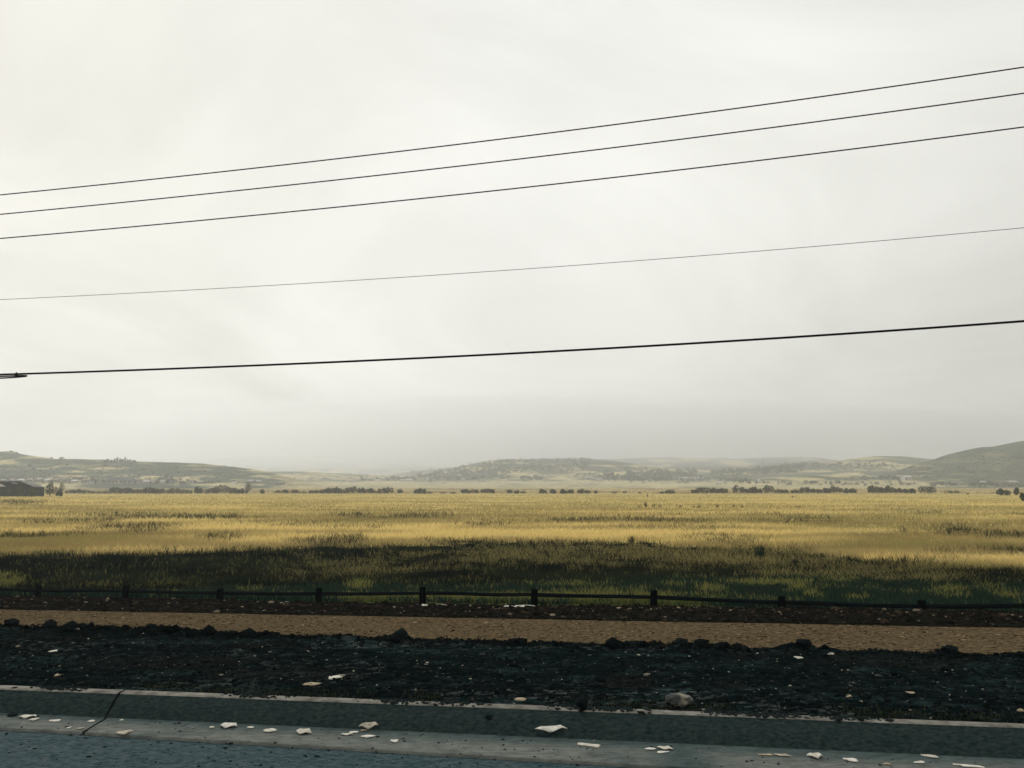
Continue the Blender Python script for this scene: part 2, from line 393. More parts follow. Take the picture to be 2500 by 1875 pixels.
def verge_z(X, Y):
    X = np.asarray(X, float); Y = np.asarray(Y, float)
    yb = ly(topb, X); yc = ly(crest, X); yn = ly(pnear, X)
    t = np.where(Y < yc, (Y - yb) / (yc - yb), 1 + (Y - yc) / (yn - yc))
    return verge_xyz(X, t)[1]

# ------------------------------------------------------------------ path and the dark bank behind it
M['path'] = mat('packed_tan_gravel', (.036, .027, .015), 1, bump=.5, bscale=22, col2=(.142, .106, .062), scale=15, stretch=(.6, 1.2, 1), contrast=(.38, .64), spec=0, detail=12)
Xp = np.concatenate([np.linspace(-80, -19, 20), np.arange(-18.5, 14, .12), np.linspace(15, 60, 16)])
tp = np.linspace(0, 1, 22)
XX, TT = np.meshgrid(Xp, tp)
YY = ly(pnear, XX) - .02 + (3.22) * TT
ZZ = lz(pfl, pfr, XX) + .012 * (fbm(XX * 2, YY * 2, 3, 60) - .5) + .03 * np.sin(TT * 3.14)
path = link('path', mesh('path', np.stack([XX, YY, ZZ], -1).reshape(-1, 3), grid_faces(*XX.shape), smooth=True), M['path'])
tag(path, 'tan packed gravel path running below the fence', kind='structure')
M['bank'] = mat('dark_brown_gravel_soil', (.0045, .0055, .0048), 1, bump=.9, bscale=16, col2=(.021, .018, .0135), scale=8, stretch=(.6, 1.2, 1), contrast=(.42, .8), bdist=.05, spec=0, detail=12)
Xb = np.concatenate([np.linspace(-80, -19, 20), np.arange(-18.5, 14, .05), np.linspace(15, 60, 16)])
tb = np.linspace(0, 1, 30)
def bank_xyz(X, t):
    y0 = ly(pfar, X) - .02; y1 = ly(fence, X) + .25
    Y = y0 + (y1 - y0) * t + .06 * (fbm(X * 1.2, X * 0, 3, 70) - .5) * (1 - t)
    z = ground(X, Y) + .10 * np.sin(np.clip(t * 1.25, 0, 1) * 3.14) * .5 + .09 * (fbm(X * 2.2, Y * 2.2, 4, 71) - .5) * sstep(0, .15, t) + .015
    z = z - .08 * sstep(.9, 1.0, t)
    return Y, z
XX, TT = np.meshgrid(Xb, tb); YY, ZZ = bank_xyz(XX, TT)
bank = link('bank', mesh('bank', np.stack([XX, YY, ZZ], -1).reshape(-1, 3), grid_faces(*XX.shape)), M['bank'])
tag(bank, 'dark brown stony bank between the tan path and the fence', kind='structure')

# ------------------------------------------------------------------ field
GOLD, GOLD2, OLIVE = col((.60, .465, .175)), col((.70, .565, .265)), col((.22, .195, .075))
DARKV, DARKB, GREEN, LIME = col((.0035, .0105, .0095)), col((.0070, .0125, .0095)), col((.012, .033, .026)), col((.135, .165, .055))
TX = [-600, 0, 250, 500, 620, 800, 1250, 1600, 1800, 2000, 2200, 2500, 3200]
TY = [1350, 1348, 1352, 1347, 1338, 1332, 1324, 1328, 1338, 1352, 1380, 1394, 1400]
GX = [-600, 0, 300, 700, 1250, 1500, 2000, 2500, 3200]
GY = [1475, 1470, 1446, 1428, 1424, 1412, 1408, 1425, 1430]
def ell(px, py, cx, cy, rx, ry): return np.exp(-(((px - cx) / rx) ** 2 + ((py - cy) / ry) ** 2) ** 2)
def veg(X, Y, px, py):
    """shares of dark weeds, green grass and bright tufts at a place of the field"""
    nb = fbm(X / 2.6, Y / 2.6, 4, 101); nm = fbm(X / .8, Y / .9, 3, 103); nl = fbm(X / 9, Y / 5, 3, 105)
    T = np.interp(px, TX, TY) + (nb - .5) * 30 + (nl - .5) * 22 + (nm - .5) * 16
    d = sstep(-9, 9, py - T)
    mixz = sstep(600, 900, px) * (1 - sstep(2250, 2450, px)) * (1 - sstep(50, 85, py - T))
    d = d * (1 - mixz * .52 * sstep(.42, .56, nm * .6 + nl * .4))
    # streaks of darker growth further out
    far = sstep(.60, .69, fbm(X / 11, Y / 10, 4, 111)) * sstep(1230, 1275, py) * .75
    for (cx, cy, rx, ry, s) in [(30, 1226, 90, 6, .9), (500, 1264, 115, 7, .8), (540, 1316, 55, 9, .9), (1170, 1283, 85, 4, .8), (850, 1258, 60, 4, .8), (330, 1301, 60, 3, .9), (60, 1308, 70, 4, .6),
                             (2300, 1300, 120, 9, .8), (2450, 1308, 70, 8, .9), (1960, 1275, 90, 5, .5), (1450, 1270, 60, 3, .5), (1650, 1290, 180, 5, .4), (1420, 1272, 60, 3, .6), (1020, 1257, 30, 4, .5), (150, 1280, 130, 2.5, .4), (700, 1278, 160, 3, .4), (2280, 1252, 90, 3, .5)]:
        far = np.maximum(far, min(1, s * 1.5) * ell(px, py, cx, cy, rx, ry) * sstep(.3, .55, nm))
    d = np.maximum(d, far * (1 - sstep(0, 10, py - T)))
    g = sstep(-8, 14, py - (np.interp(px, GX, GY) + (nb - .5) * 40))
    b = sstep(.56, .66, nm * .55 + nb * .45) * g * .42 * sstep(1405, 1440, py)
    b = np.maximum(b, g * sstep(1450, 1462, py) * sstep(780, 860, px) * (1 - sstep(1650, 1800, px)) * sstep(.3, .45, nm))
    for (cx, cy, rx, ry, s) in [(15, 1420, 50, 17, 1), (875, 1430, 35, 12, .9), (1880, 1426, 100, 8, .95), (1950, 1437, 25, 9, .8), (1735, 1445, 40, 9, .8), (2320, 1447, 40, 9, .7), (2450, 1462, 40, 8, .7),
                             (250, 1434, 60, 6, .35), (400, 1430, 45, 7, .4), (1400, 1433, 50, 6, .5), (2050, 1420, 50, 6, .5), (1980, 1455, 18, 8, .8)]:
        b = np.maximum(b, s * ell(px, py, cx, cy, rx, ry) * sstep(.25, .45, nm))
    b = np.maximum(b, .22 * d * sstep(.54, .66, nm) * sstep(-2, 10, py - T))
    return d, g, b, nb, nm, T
def field_col(X, Y, px, py):
    d, g, b, nb, nm, T = veg(X, Y, px, py)
    big = fbm(X / 40, Y / 22, 4, 120)[..., None]
    gold = OLIVE * 1.3 + (GOLD * .85 - OLIVE * 1.3) * sstep(.25, .55, nb[..., None] * .5 + big * .5)
    far = sstep(300, 600, Y)[..., None]
    pale = col((.50, .405, .22)); grn = col((.20, .195, .10))
    fc = pale + (grn - pale) * (sstep(.46, .60, fbm(X / 120, Y / 70, 4, 130)) * .85)[..., None]
    # greener ground at the foot of the left hill
    lg = (1 - sstep(560, 700, px)) * sstep(430, 500, Y)
    fc = fc + (grn * .9 - fc) * (lg * .8)[..., None]
    gold = gold + (fc - gold) * far
    dkc = DARKB * (1 - nm[..., None]) + DARKV * nm[..., None]; ou = (1 - sstep(-14, 6, py - T))[..., None]
    dkc = dkc + (col((.065, .062, .032)) - dkc) * ou
    c = gold * (1 - d[..., None]) + dkc * d[..., None]
    c = c + (GREEN - c) * g[..., None]
    c = c + (LIME * .7 - c) * b[..., None]
    return c
U = np.concatenate([np.linspace(-2.6, -.72, 40), np.linspace(-.715, .715, 900), np.linspace(.72, 2.2, 34)])
tt = np.linspace(0, 1, 420)
A0, B0 = fence[0] + .1, fence[1]
Y0 = A0 / (1 - B0 * U)
YY = Y0[None, :] * (760 / Y0[None, :]) ** tt[:, None]
XX = U[None, :] * YY
ZZ = ground(XX, YY)
ZZ = ZZ + .10 * (fbm(XX / 3, YY / 3, 3, 140) - .5) * sstep(0, .1, tt)[:, None] + .10 * (fbm(XX / 30, YY / 30, 3, 141) - .5) * sstep(60, 200, YY)
PX, PY = pix(XX, YY, ZZ)
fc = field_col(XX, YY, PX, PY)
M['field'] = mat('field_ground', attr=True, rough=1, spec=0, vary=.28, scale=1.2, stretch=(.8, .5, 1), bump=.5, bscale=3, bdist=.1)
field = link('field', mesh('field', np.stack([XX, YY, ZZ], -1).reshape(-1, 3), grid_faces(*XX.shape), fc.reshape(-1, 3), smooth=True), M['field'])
tag(field, 'wide flat meadow of dry golden grass', kind='structure')

# ------------------------------------------------------------------ hills
U = np.concatenate([np.linspace(-2.6, -.75, 50), np.linspace(-.745, .745, 1000), np.linspace(.75, 2.2, 40)])
YR = np.concatenate([np.geomspace(757, 1750, 220), np.geomspace(1760, 7400, 110)])
XX = U[None, :] * YR[:, None]; YY = np.broadcast_to(YR[:, None], XX.shape)
ZZ = hillz(XX, YY)
ZZ[0] -= .3
PX, PY = pix(XX, YY, ZZ)
SAGE, TAN, SHRUB = col((.074, .090, .068)), col((.42, .365, .205)), col((.016, .030, .028))
n1_ = fbm(XX / 55, YY / 110, 5, 200); n2_ = fbm(XX / 11, YY / 26, 4, 202); n3_ = fbm(PX / 90, PY / 6.5, 4, 204)
tan = sstep(.50, .62, n1_ * .45 + n3_ * .55)
for (cx, cy, rx, ry, s) in [(260, 1124, 70, 3, .9), (120, 1118, 40, 2, .7), (450, 1137, 90, 4, .9), (520, 1146, 70, 3, .6), (330, 1143, 80, 3, .6), (290, 1161, 50, 4, .8), (60, 1134, 60, 3, .5), (600, 1160, 60, 4, .7), (220, 1150, 30, 3, .5),
                         (800, 1168, 160, 10, 1), (680, 1165, 40, 9, 1), (950, 1166, 120, 9, .9), (880, 1144, 100, 5, .6), (1350, 1163, 110, 7, .9), (1290, 1158, 30, 12, .7), (1480, 1136, 60, 1.6, .9), (1230, 1172, 60, 4, .9), (1600, 1176, 120, 3, .9), (1700, 1154, 40, 3, .8),
                         (1740, 1172, 60, 3, .8), (2080, 1148, 110, 3.5, .9), (1930, 1155, 80, 3, .6), (2120, 1178, 60, 5, .9), (2400, 1161, 14, 5, .5), (2440, 1176, 40, 4, .8), (2110, 1128, 20, 3, .6), (1380, 1145, 50, 5, .6), (2300, 1172, 60, 3, .5)]:
    tan = np.maximum(tan, s * ell(PX, PY, cx, cy, rx, ry) * sstep(.38, .62, n2_ * .6 + n1_ * .4))
dk = sstep(.56, .70, n2_ * .7 + n1_ * .3) * .7
right = sstep(2180, 2320, PX) * (1 - sstep(1160, 1175, PY))
tan = tan * (1 - right * .75)
foot_ = sstep(1170, 1177, PY + (n2_ - .5) * 8) * sstep(1130, 1200, PX) * (1 - sstep(2200, 2350, PX)) + sstep(1172, 1179, PY + (n2_ - .5) * 8) * sstep(640, 720, PX) * (1 - sstep(1130, 1200, PX))
tan = np.maximum(tan, .85 * np.clip(foot_, 0, 1) * sstep(.25, .45, n2_ * .5 + n3_ * .5))
cc = SAGE + (TAN - SAGE) * tan[..., None]
cc = cc + (SHRUB - cc) * (dk * (1 - tan * .7))[..., None]
M['hills'] = mat('sage_and_dry_grass_hillside', attr=True, rough=1, spec=0, vary=.30, scale=.12, stretch=(1, .5, 1))
hills = link('hills', mesh('hills', np.stack([XX, YY, ZZ], -1).reshape(-1, 3), grid_faces(*XX.shape), cc.reshape(-1, 3), smooth=True), M['hills'])
tag(hills, 'low sage and tan hills fading into mist', kind='structure')

M['ground'] = mat('far_ground', (.22, .18, .09), 1, vary=.3, scale=.02, spec=0)
v, f = box(-8800, 8800, -8800, 9200, -13.2, -12.6)
gr = link('ground', py_mesh('ground', v, f), M['ground']); tag(gr, 'ground', kind='structure')
v, f = box(-400, 400, -400, -14.0, -1.0, -.03)
vb = link('ground', py_mesh('ground', v, f), M['ground']); tag(vb, 'ground', kind='structure')

# ------------------------------------------------------------------ haze
hz = bpy.data.materials.new('mist'); hz.use_nodes = True; n = hz.node_tree.nodes; n.clear()
pv = n.new('ShaderNodeVolumePrincipled'); oo = n.new('ShaderNodeOutputMaterial')
pv.inputs['Color'].default_value = (.945, .968, .985, 1); pv.inputs['Density'].default_value = .00036; pv.inputs['Anisotropy'].default_value = 0.5
hz.node_tree.links.new(pv.outputs[0], oo.inputs['Volume'])
v, f = box(-9000, 9000, -9000, 9500, -14.5, 250)
haze = link('haze', py_mesh('haze', v, f), hz); tag(haze, 'pale mist over the valley', kind='stuff')
fm = bpy.data.materials.new('fog'); fm.use_nodes = True; n = fm.node_tree.nodes; n.clear()
pv = n.new('ShaderNodeVolumePrincipled'); oo = n.new('ShaderNodeOutputMaterial')
pv.inputs['Color'].default_value = (.955, .965, .99, 1); pv.inputs['Density'].default_value = .0007; pv.inputs['Anisotropy'].default_value = 0.45
fm.node_tree.links.new(pv.outputs[0], oo.inputs['Volume'])
def fog_bank(c, r, seed):
    import bmesh
    bm = bmesh.new(); bmesh.ops.create_icosphere(bm, subdivisions=4, radius=1.0)
    v = np.array([p.co[:] for p in bm.verts]); f = np.array([[q.index for q in p.verts] for p in bm.faces]); bm.free()
    k = 1 + .5 * (fbm(v[:, 0] * 2.2 + seed, v[:, 1] * 1.3 + v[:, 2] * 1.8 + 5, 3, seed) - .5)
    v = v * k[:, None] * np.array(r)
    o = link('fog_bank', mesh('fog_bank', v, f, smooth=True), fm, None, c); tag(o, 'soft low fog swallowing the far centre ridges', kind='stuff')
fog_bank((-250, 3800, 130), (1900, 1300, 100), 3)
fog_bank((500, 2900, 132), (1400, 1100, 92), 8)
fog_bank((120, 2150, 108), (1150, 780, 84), 14)

# ------------------------------------------------------------------ vegetation builders
def blades(P0, h, w, lean, c0, c1, rng, per=1):
    """one tapering triangle pair per blade: P0 (n,3)"""
    n = len(P0); a = rng.uniform(0, 2 * np.pi, n)
    # blades mostly face across the view so that they keep their width
    dx_ = np.cos(a) * w; dy_ = np.sin(a) * w * .5
    la = rng.uniform(0, 2 * np.pi, n); lx = np.cos(la) * lean * h; lyy = np.sin(la) * lean * h
    v = np.empty((n, 5, 3))
    v[:, 0] = P0 + np.stack([-dx_, -dy_, -.03 + 0 * h], -1)
    v[:, 1] = P0 + np.stack([dx_, dy_, -.03 + 0 * h], -1)
    v[:, 2] = P0 + np.stack([lx * .45 - dx_ * .85, lyy * .45 - dy_ * .85, h * .6], -1)
    v[:, 3] = P0 + np.stack([lx * .45 + dx_ * .85, lyy * .45 + dy_ * .85, h * .6], -1)
    v[:, 4] = P0 + np.stack([lx, lyy, h], -1)
    b = np.arange(n)[:, None] * 5
    f = np.concatenate([b + [0, 1, 3], b + [0, 3, 2], b + [2, 3, 4]], 0)
    c = np.empty((n, 5, 3)); c[:, 0] = c0; c[:, 1] = c0; c[:, 2] = (c0 + c1) / 2; c[:, 3] = (c0 + c1) / 2; c[:, 4] = c1
    return v.reshape(-1, 3), f, c.reshape(-1, 3)
M['blade'] = mat('dry_grass_blade', attr=True, rough=.9, spec=.0, transl=.5)
M['weed'] = mat('dark_dead_weed', attr=True, rough=1, spec=0, transl=.15)
def field_samples(n, d0, d1, rng):
    """places spread evenly over the rows of the view"""
    u = rng.uniform(-.80, .80, n); dep = rng.uniform(d0, d1, n)
    Yf = A0 / (1 - B0 * u) + .25
    w_ = (dep - d0) / (d1 - d0); Y = 1 / (1 / 425 + (1 / Yf - 1 / 425) * w_); X = u * Y
    z = ground(X, Y); px, py = pix(X, Y, z)
    return X, Y, z, px, py
rng = np.random.default_rng(3)
X, Y, z, px, py = field_samples(420000, 37, 320, rng)
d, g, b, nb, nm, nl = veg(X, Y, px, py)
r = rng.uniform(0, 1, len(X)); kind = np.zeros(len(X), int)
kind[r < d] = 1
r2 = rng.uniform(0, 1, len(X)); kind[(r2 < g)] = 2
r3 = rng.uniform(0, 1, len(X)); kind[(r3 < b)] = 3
jit = rng.normal(0, 1, len(X))
pwid = Y / F * .62   # about one photo pixel
def sel(k): 
    m = kind == k; return m
# golden grass
m = sel(0); n = m.sum()
Pm = np.stack([X, Y, z], -1)[m]
h = (.20 + .22 * nb[m]) * (1 + .22 * rng.normal(0, 1, n)).clip(.5, 1.6) * (1 - .25 * sstep(100, 400, Y[m]))
tone = (.88 + .24 * rng.uniform(0, 1, n))[:, None]
big = fbm(X[m] / 14, Y[m] / 9, 3, 160)[:, None]
c1 = (GOLD + (GOLD2 - GOLD) * rng.uniform(0, 1, n)[:, None]) * tone * (.66 + .62 * sstep(.32, .62, big))
ol = sstep(.50, .66, fbm(X[m] / 16, Y[m] / 6, 4, 161))[:, None] * .75
c1 = c1 + (OLIVE * 1.35 - c1) * ol
brn = sstep(.47, .60, fbm(X[m] / 18, Y[m] / 5 + 3, 4, 163))[:, None] * .7 * (.6 + .4 * sstep(300, 60, Y[m]))[:, None]
c1 = c1 + (col((.28, .225, .10)) - c1) * brn
c0 = c1 * .80 * np.array([.9, 1.0, .85])
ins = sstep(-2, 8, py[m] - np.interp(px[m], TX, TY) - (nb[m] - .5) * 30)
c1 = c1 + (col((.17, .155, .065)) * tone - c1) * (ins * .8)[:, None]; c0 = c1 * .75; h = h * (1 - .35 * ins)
v, f, c = blades(Pm, h, np.maximum(pwid[m] * .95, .007), .65, c0, c1, rng)
o = link('golden_grass', mesh('golden_grass', v, f, c), M['blade']); tag(o, 'dry golden grass covering the meadow', 'grass', kind='stuff')
# dark weeds
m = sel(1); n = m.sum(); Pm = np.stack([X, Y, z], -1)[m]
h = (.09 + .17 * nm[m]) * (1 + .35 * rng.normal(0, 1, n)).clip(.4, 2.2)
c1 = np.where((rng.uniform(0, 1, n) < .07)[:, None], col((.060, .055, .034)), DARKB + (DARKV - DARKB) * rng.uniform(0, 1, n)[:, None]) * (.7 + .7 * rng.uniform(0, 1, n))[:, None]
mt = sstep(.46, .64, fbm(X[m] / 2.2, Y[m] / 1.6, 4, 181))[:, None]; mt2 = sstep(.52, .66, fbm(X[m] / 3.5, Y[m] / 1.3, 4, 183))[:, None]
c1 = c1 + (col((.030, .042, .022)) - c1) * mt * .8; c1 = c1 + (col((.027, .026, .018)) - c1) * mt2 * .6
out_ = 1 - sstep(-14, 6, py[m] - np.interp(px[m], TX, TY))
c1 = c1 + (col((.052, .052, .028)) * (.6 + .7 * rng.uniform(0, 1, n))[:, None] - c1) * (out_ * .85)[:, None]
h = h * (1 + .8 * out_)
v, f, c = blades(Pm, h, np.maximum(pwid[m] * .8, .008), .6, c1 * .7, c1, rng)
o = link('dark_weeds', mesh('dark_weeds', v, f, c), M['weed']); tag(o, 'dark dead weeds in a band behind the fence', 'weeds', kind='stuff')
# green grass
m = sel(2); n = m.sum(); Pm = np.stack([X, Y, z], -1)[m]
h = (.06 + .14 * nb[m]) * (1 + .3 * rng.normal(0, 1, n)).clip(.4, 2)
c1 = (GREEN + (col((.032, .050, .028)) - GREEN) * rng.uniform(0, 1, n)[:, None]) * (.6 + .8 * rng.uniform(0, 1, n))[:, None]
v, f, c = blades(Pm, h, np.maximum(pwid[m] * 1.1, .012), .4, c1 * .6, c1, rng)
o = link('green_grass', mesh('green_grass', v, f, c), M['blade']); tag(o, 'dark green grass just behind the fence', 'grass', kind='stuff')
# bright tufts
m = sel(3); n = m.sum(); Pm = np.stack([X, Y, z], -1)[m]
n3 = n; pw = pwid[m]; ng = nb[m]
h = (.08 + .14 * ng) * (1 + .3 * rng.normal(0, 1, n3)).clip(.4, 2)
c1 = (LIME + (col((.26, .22, .07)) - LIME) * rng.uniform(0, 1, n3)[:, None] ** 1.3) * (.6 + .8 * rng.uniform(0, 1, n3))[:, None]
v, f, c = blades(Pm, h, np.maximum(pw, .012), .4, c1 * .5, c1, rng)
o = link('yellow_green_tufts', mesh('yellow_green_tufts', v, f, c), M['blade']); tag(o, 'yellow green grass tufts behind the fence', 'grass', kind='stuff')

# far meadow clumps, beyond the hedge line up to the hills
rng = np.random.default_rng(4)
n = 26000; u = rng.uniform(-.8, .8, n); dep = rng.uniform(25, 40, n); Y = 1 / np.interp(dep, [25, 40], [1 / 755, 1 / 425]); X = u * Y
z = ground(X, Y); k = fbm(X / 30, Y / 20, 3, 170)
h = .25 + .3 * rng.uniform(0, 1, n); c1 = (col((.55, .44, .23)) * (1 - .5 * sstep(.5, .62, k)[:, None])) * (.75 + .5 * rng.uniform(0, 1, n))[:, None]
v, f, c = blades(np.stack([X, Y, z], -1), h, Y / F * 1.6, .3, c1 * .7, c1, rng)
o = link('far_meadow_grass', mesh('far_meadow_grass', v, f, c), M['blade']); tag(o, 'pale tan grass beyond the line of bushes', 'grass', kind='stuff')

# leafy crowns
def crown_arrays(lumps, n, size, rng, cdark, clight):
    """leaf faces spread through the volume of some ellipsoid lumps [(cx,cy,cz,rx,ry,rz)]"""
    L_ = np.array(lumps, float); wv = L_[:, 3] * L_[:, 5]; wv = wv / wv.sum()
    i = rng.choice(len(L_), n, p=wv); l = L_[i]
    d = rng.normal(0, 1, (n, 3)); d /= np.linalg.norm(d, axis=1)[:, None]
    rr = rng.uniform(.35, 1.06, n) ** .5
    c = l[:, :3] + d * l[:, 3:] * rr[:, None]
    c[:, 2] = np.maximum(c[:, 2], .05 * size)
    a = rng.normal(0, 1, (n, 3)); a /= np.linalg.norm(a, axis=1)[:, None]
    b = np.cross(a, d + rng.normal(0, .5, (n, 3))); b /= np.linalg.norm(b, axis=1)[:, None] + 1e-6
    s = size * rng.uniform(.6, 1.4, n)[:, None]
    v = np.stack([c - a * s, c - b * s * .55, c + a * s, c + b * s * .55], 1)
    f = np.arange(n * 4).reshape(n, 4)
    t = rng.uniform(0, 1, n)[:, None]
    lt = rng.uniform(.8, 1.25, len(L_))[i][:, None]
    cc_ = (cdark + (clight - cdark) * t) * lt
    return v.reshape(-1, 3), f, np.repeat(cc_, 4, axis=0)
M['leaf'] = mat('dark_leaf', attr=True, rough=.9, spec=.1, transl=.15)
M['bark'] = mat('grey_brown_bark', (.05, .04, .03), .95, vary=.3, scale=20)
def bush_lumps(w, h, rng):
    k = max(3, int(w / h * 3)); out = []
    for j in range(k):
        x = -w / 2 + w * (j + .5) / k + rng.normal(0, w * .04)
        hh = h * (.72 + .28 * rng.uniform()) * (1 - .28 * abs(2 * (j + .5) / k - 1) ** 2)
        rx = max(w / k * .75, h * .22)
        out.append((x * .86, rng.normal(0, w * .12), hh * .55, rx, max(rx, w * .22), hh * .48))
    return out
def stems(n, w, h, r, rng):
    parts = []
    for j in range(n):
        x = rng.uniform(-.2, .2) * w; y = rng.uniform(-.1, .1) * w
        v, f = tube([(x * .4, y * .4, -.15), (x, y, h * .3), (x * 1.6 + rng.normal(0, .03 * w), y * 1.6, h * .62)], [r, r * .7, r * .35], 5)
        parts.append((v, [tuple(dict.fromkeys(q)) for q in f]))
    return merge(parts)
TONES = {'dark': (col((.005, .018, .016)), col((.020, .040, .026))), 'green': (col((.014, .034, .018)), col((.060, .080, .034))),
         'brown': (col((.040, .038, .020)), col((.11, .09, .045))), 'grey': (col((.05, .06, .04)), col((.11, .11, .07))), 'tan': (col((.20, .15, .08)), col((.34, .27, .16)))}
def make_bush(name, pos, w, h, tone, label, group=None, rng=None, n=None, cat='bush', leaf=None):
    rng = rng or RNG
    root = empty(name, pos, rng.uniform(-.25, .25)); tag(root, label, cat, group)
    n = n or int(max(150, min(620, 55 * w * h)))
    cd, cl = TONES[tone]
    v, f, c = crown_arrays(bush_lumps(w, h, rng), n, leaf or max(.16, min(.34, h * .10)), rng, cd, cl)
    tag(link('foliage', mesh('foliage', v, f, c), M['leaf'], root), kind='stuff')
    v, f = stems(4, w, h, max(.03, h * .018), rng)
    tag(link('stem', py_mesh('stem', v, f), M['bark'], root), kind='stuff')
    return root
def make_tree(name, pos, w, h, tone, label, group=None, rng=None, base=.15, cone=False, n=420, leaf=None):
    rng = rng or RNG
    root = empty(name, pos, rng.uniform(-.25, .25)); tag(root, label, 'tree', group)
    lumps = []
    for j in range(8):
        s = (j + .5) / 8; zc = h * (base + (1 - base) * (.08 + .84 * s))
        prof = (1 - s) * .95 + .12 if cone else math.sin(math.pi * (.18 + .74 * s)) ** .7
        for q in range(1 if cone else 2):
            lumps.append((rng.normal(0, w * .13) * prof, rng.normal(0, w * .12) * prof, zc + rng.normal(0, h * .02), w * .40 * prof, w * .40 * prof, h * .11))
    cd, cl = TONES[tone]
    v, f, c = crown_arrays(lumps, n, leaf or w * .06, rng, cd, cl)
    tag(link('crown', mesh('crown', v, f, c), M['leaf'], root), kind='stuff')
    parts = [tube([(0, 0, -.3), (w * .01, 0, h * .35), (0, 0, h * .8)], [h * .028, h * .02, h * .007], 6)]
    for j in range(4):
        a = rng.uniform(0, 6.28); s = rng.uniform(.3, .6)
        parts.append(tube([(0, 0, h * s * .8), (math.cos(a) * w * .18, math.sin(a) * w * .18, h * s), (math.cos(a) * w * .3, math.sin(a) * w * .3, h * (s + .12))], [h * .012, h * .009, h * .004], 5))
    v, f = merge([(a, [tuple(dict.fromkeys(q)) for q in b]) for a, b in parts])
    link('trunk', py_mesh('trunk', v, f), M['bark'], root)
    return root

# bushes of the hedge line: (where, group phrase, [(x, width, height, tone)]) in photo pixels
ORD = ['first', 'second', 'third', 'fourth', 'fifth', 'sixth', 'seventh', 'eighth', 'ninth', 'tenth', 'eleventh', 'twelfth', 'thirteenth', 'fourteenth', 'fifteenth', 'sixteenth', 'seventeenth', 'eighteenth', 'nineteenth', 'twentieth']
ADJ = {'dark': 'dark green', 'green': 'mid green', 'brown': 'brownish green', 'grey': 'grey green', 'tan': 'tan'}
CL = [
    ('from left in the low row right of the barn', 1206, [(172, 26, 8, 'green'), (191, 24, 9, 'dark'), (215, 30, 7, 'green'), (240, 26, 6, 'brown'), (258, 16, 6, 'brown')]),
    ('from left in the hedge ending at the lone tree', 1205.5, [(283, 34, 13, 'green'), (310, 32, 13, 'dark'), (338, 28, 10, 'brown'), (366, 30, 14, 'dark'), (392, 28, 11, 'brown'), (425, 38, 11, 'brown'), (456, 32, 9, 'green'), (488, 34, 13, 'dark'), (520, 28, 12, 'brown'), (545, 38, 17, 'dark'), (573, 28, 12, 'brown'), (592, 18, 10, 'dark')]),
    ('from left in the tapering hedge left of centre', 1205, [(640, 11, 9, 'dark'), (680, 20, 6, 'brown'), (697, 15, 8, 'dark'), (719, 20, 8, 'green'), (745, 32, 5, 'brown'), (770, 30, 8, 'green'), (795, 26, 10, 'dark'), (816, 32, 14, 'dark'), (836, 20, 8, 'brown')]),
    ('from left in the rounded clump left of centre', 1205, [(860, 33, 14, 'dark'), (885, 18, 10, 'dark'), (904, 20, 10, 'dark'), (922, 16, 6, 'green'), (941, 31, 13, 'dark'), (977, 12, 9, 'green')]),
    ('from left in the thin scatter left of centre', 1206, [(1024, 30, 12, 'green'), (1046, 20, 6, 'green'), (1082, 14, 4, 'brown'), (1105, 16, 5, 'brown')]),
    ('from left of the long flat bushes at centre', 1205, [(1135, 20, 9, 'dark'), (1156, 26, 8, 'dark'), (1188, 32, 10, 'dark'), (1202, 10, 9, 'dark')]),
    ('of the small separate bushes right of centre', 1205.5, [(1244, 12, 8, 'dark'), (1262, 12, 8, 'dark'), (1278, 12, 6, 'green'), (1325, 17, 9, 'green'), (1351, 14, 9, 'dark'), (1376, 17, 9, 'dark'), (1393, 13, 9, 'dark'), (1418, 14, 10, 'brown'), (1434, 14, 8, 'green'), (1454, 7, 8, 'dark'), (1500, 13, 4, 'green'), (1525, 11, 5, 'green'), (1562, 8, 4, 'green'), (1616, 10, 6, 'dark'), (1635, 22, 8, 'dark')]),
    ('from left in the smooth hedge right of centre', 1204.5, [(1696, 18, 9, 'dark'), (1722, 38, 14, 'dark'), (1745, 22, 10, 'dark'), (1764, 24, 10, 'dark')]),
    ('from left in the bumpy hedge right of centre', 1204.5, [(1804, 30, 15, 'dark'), (1824, 14, 9, 'dark'), (1839, 16, 14, 'dark'), (1853, 16, 9, 'dark'), (1873, 25, 16, 'dark'), (1899, 20, 8, 'green'), (1915, 20, 8, 'dark')]),
    ('from left in the long low hedge on the right', 1204.5, [(1941, 18, 8, 'dark'), (1966, 28, 12, 'dark'), (1992, 26, 10, 'dark'), (2015, 24, 10, 'dark'), (2040, 30, 14, 'dark'), (2068, 20, 10, 'dark'), (2083, 14, 9, 'green')]),
    ('in the clump beside the biggest round bush', 1204.5, [(2131, 20, 16, 'dark'), (2152, 22, 14, 'dark'), (2171, 24, 15, 'dark'), (2192, 20, 10, 'green'), (2213, 18, 9, 'dark'), (2228, 14, 10, 'dark')]),
]
rb = np.random.default_rng(11)
GB = 'willow bushes in a line across the field'
for (where, by, lst) in CL:
    for i, (x, w, h, tone) in enumerate(lst):
        p = gpt(x, by + rb.uniform(-.6, .6)); s = p[1] / F
        sz = 'large rounded' if h >= 14 else ('low' if h <= 7 else 'rounded')
        make_bush('willow_bush', p, w * s * 1.12, h * s * 1.38, tone, f'{sz} {ADJ[tone]} bush, {ORD[i]} {where}'.replace('large rounded', 'large'), GB, rb)
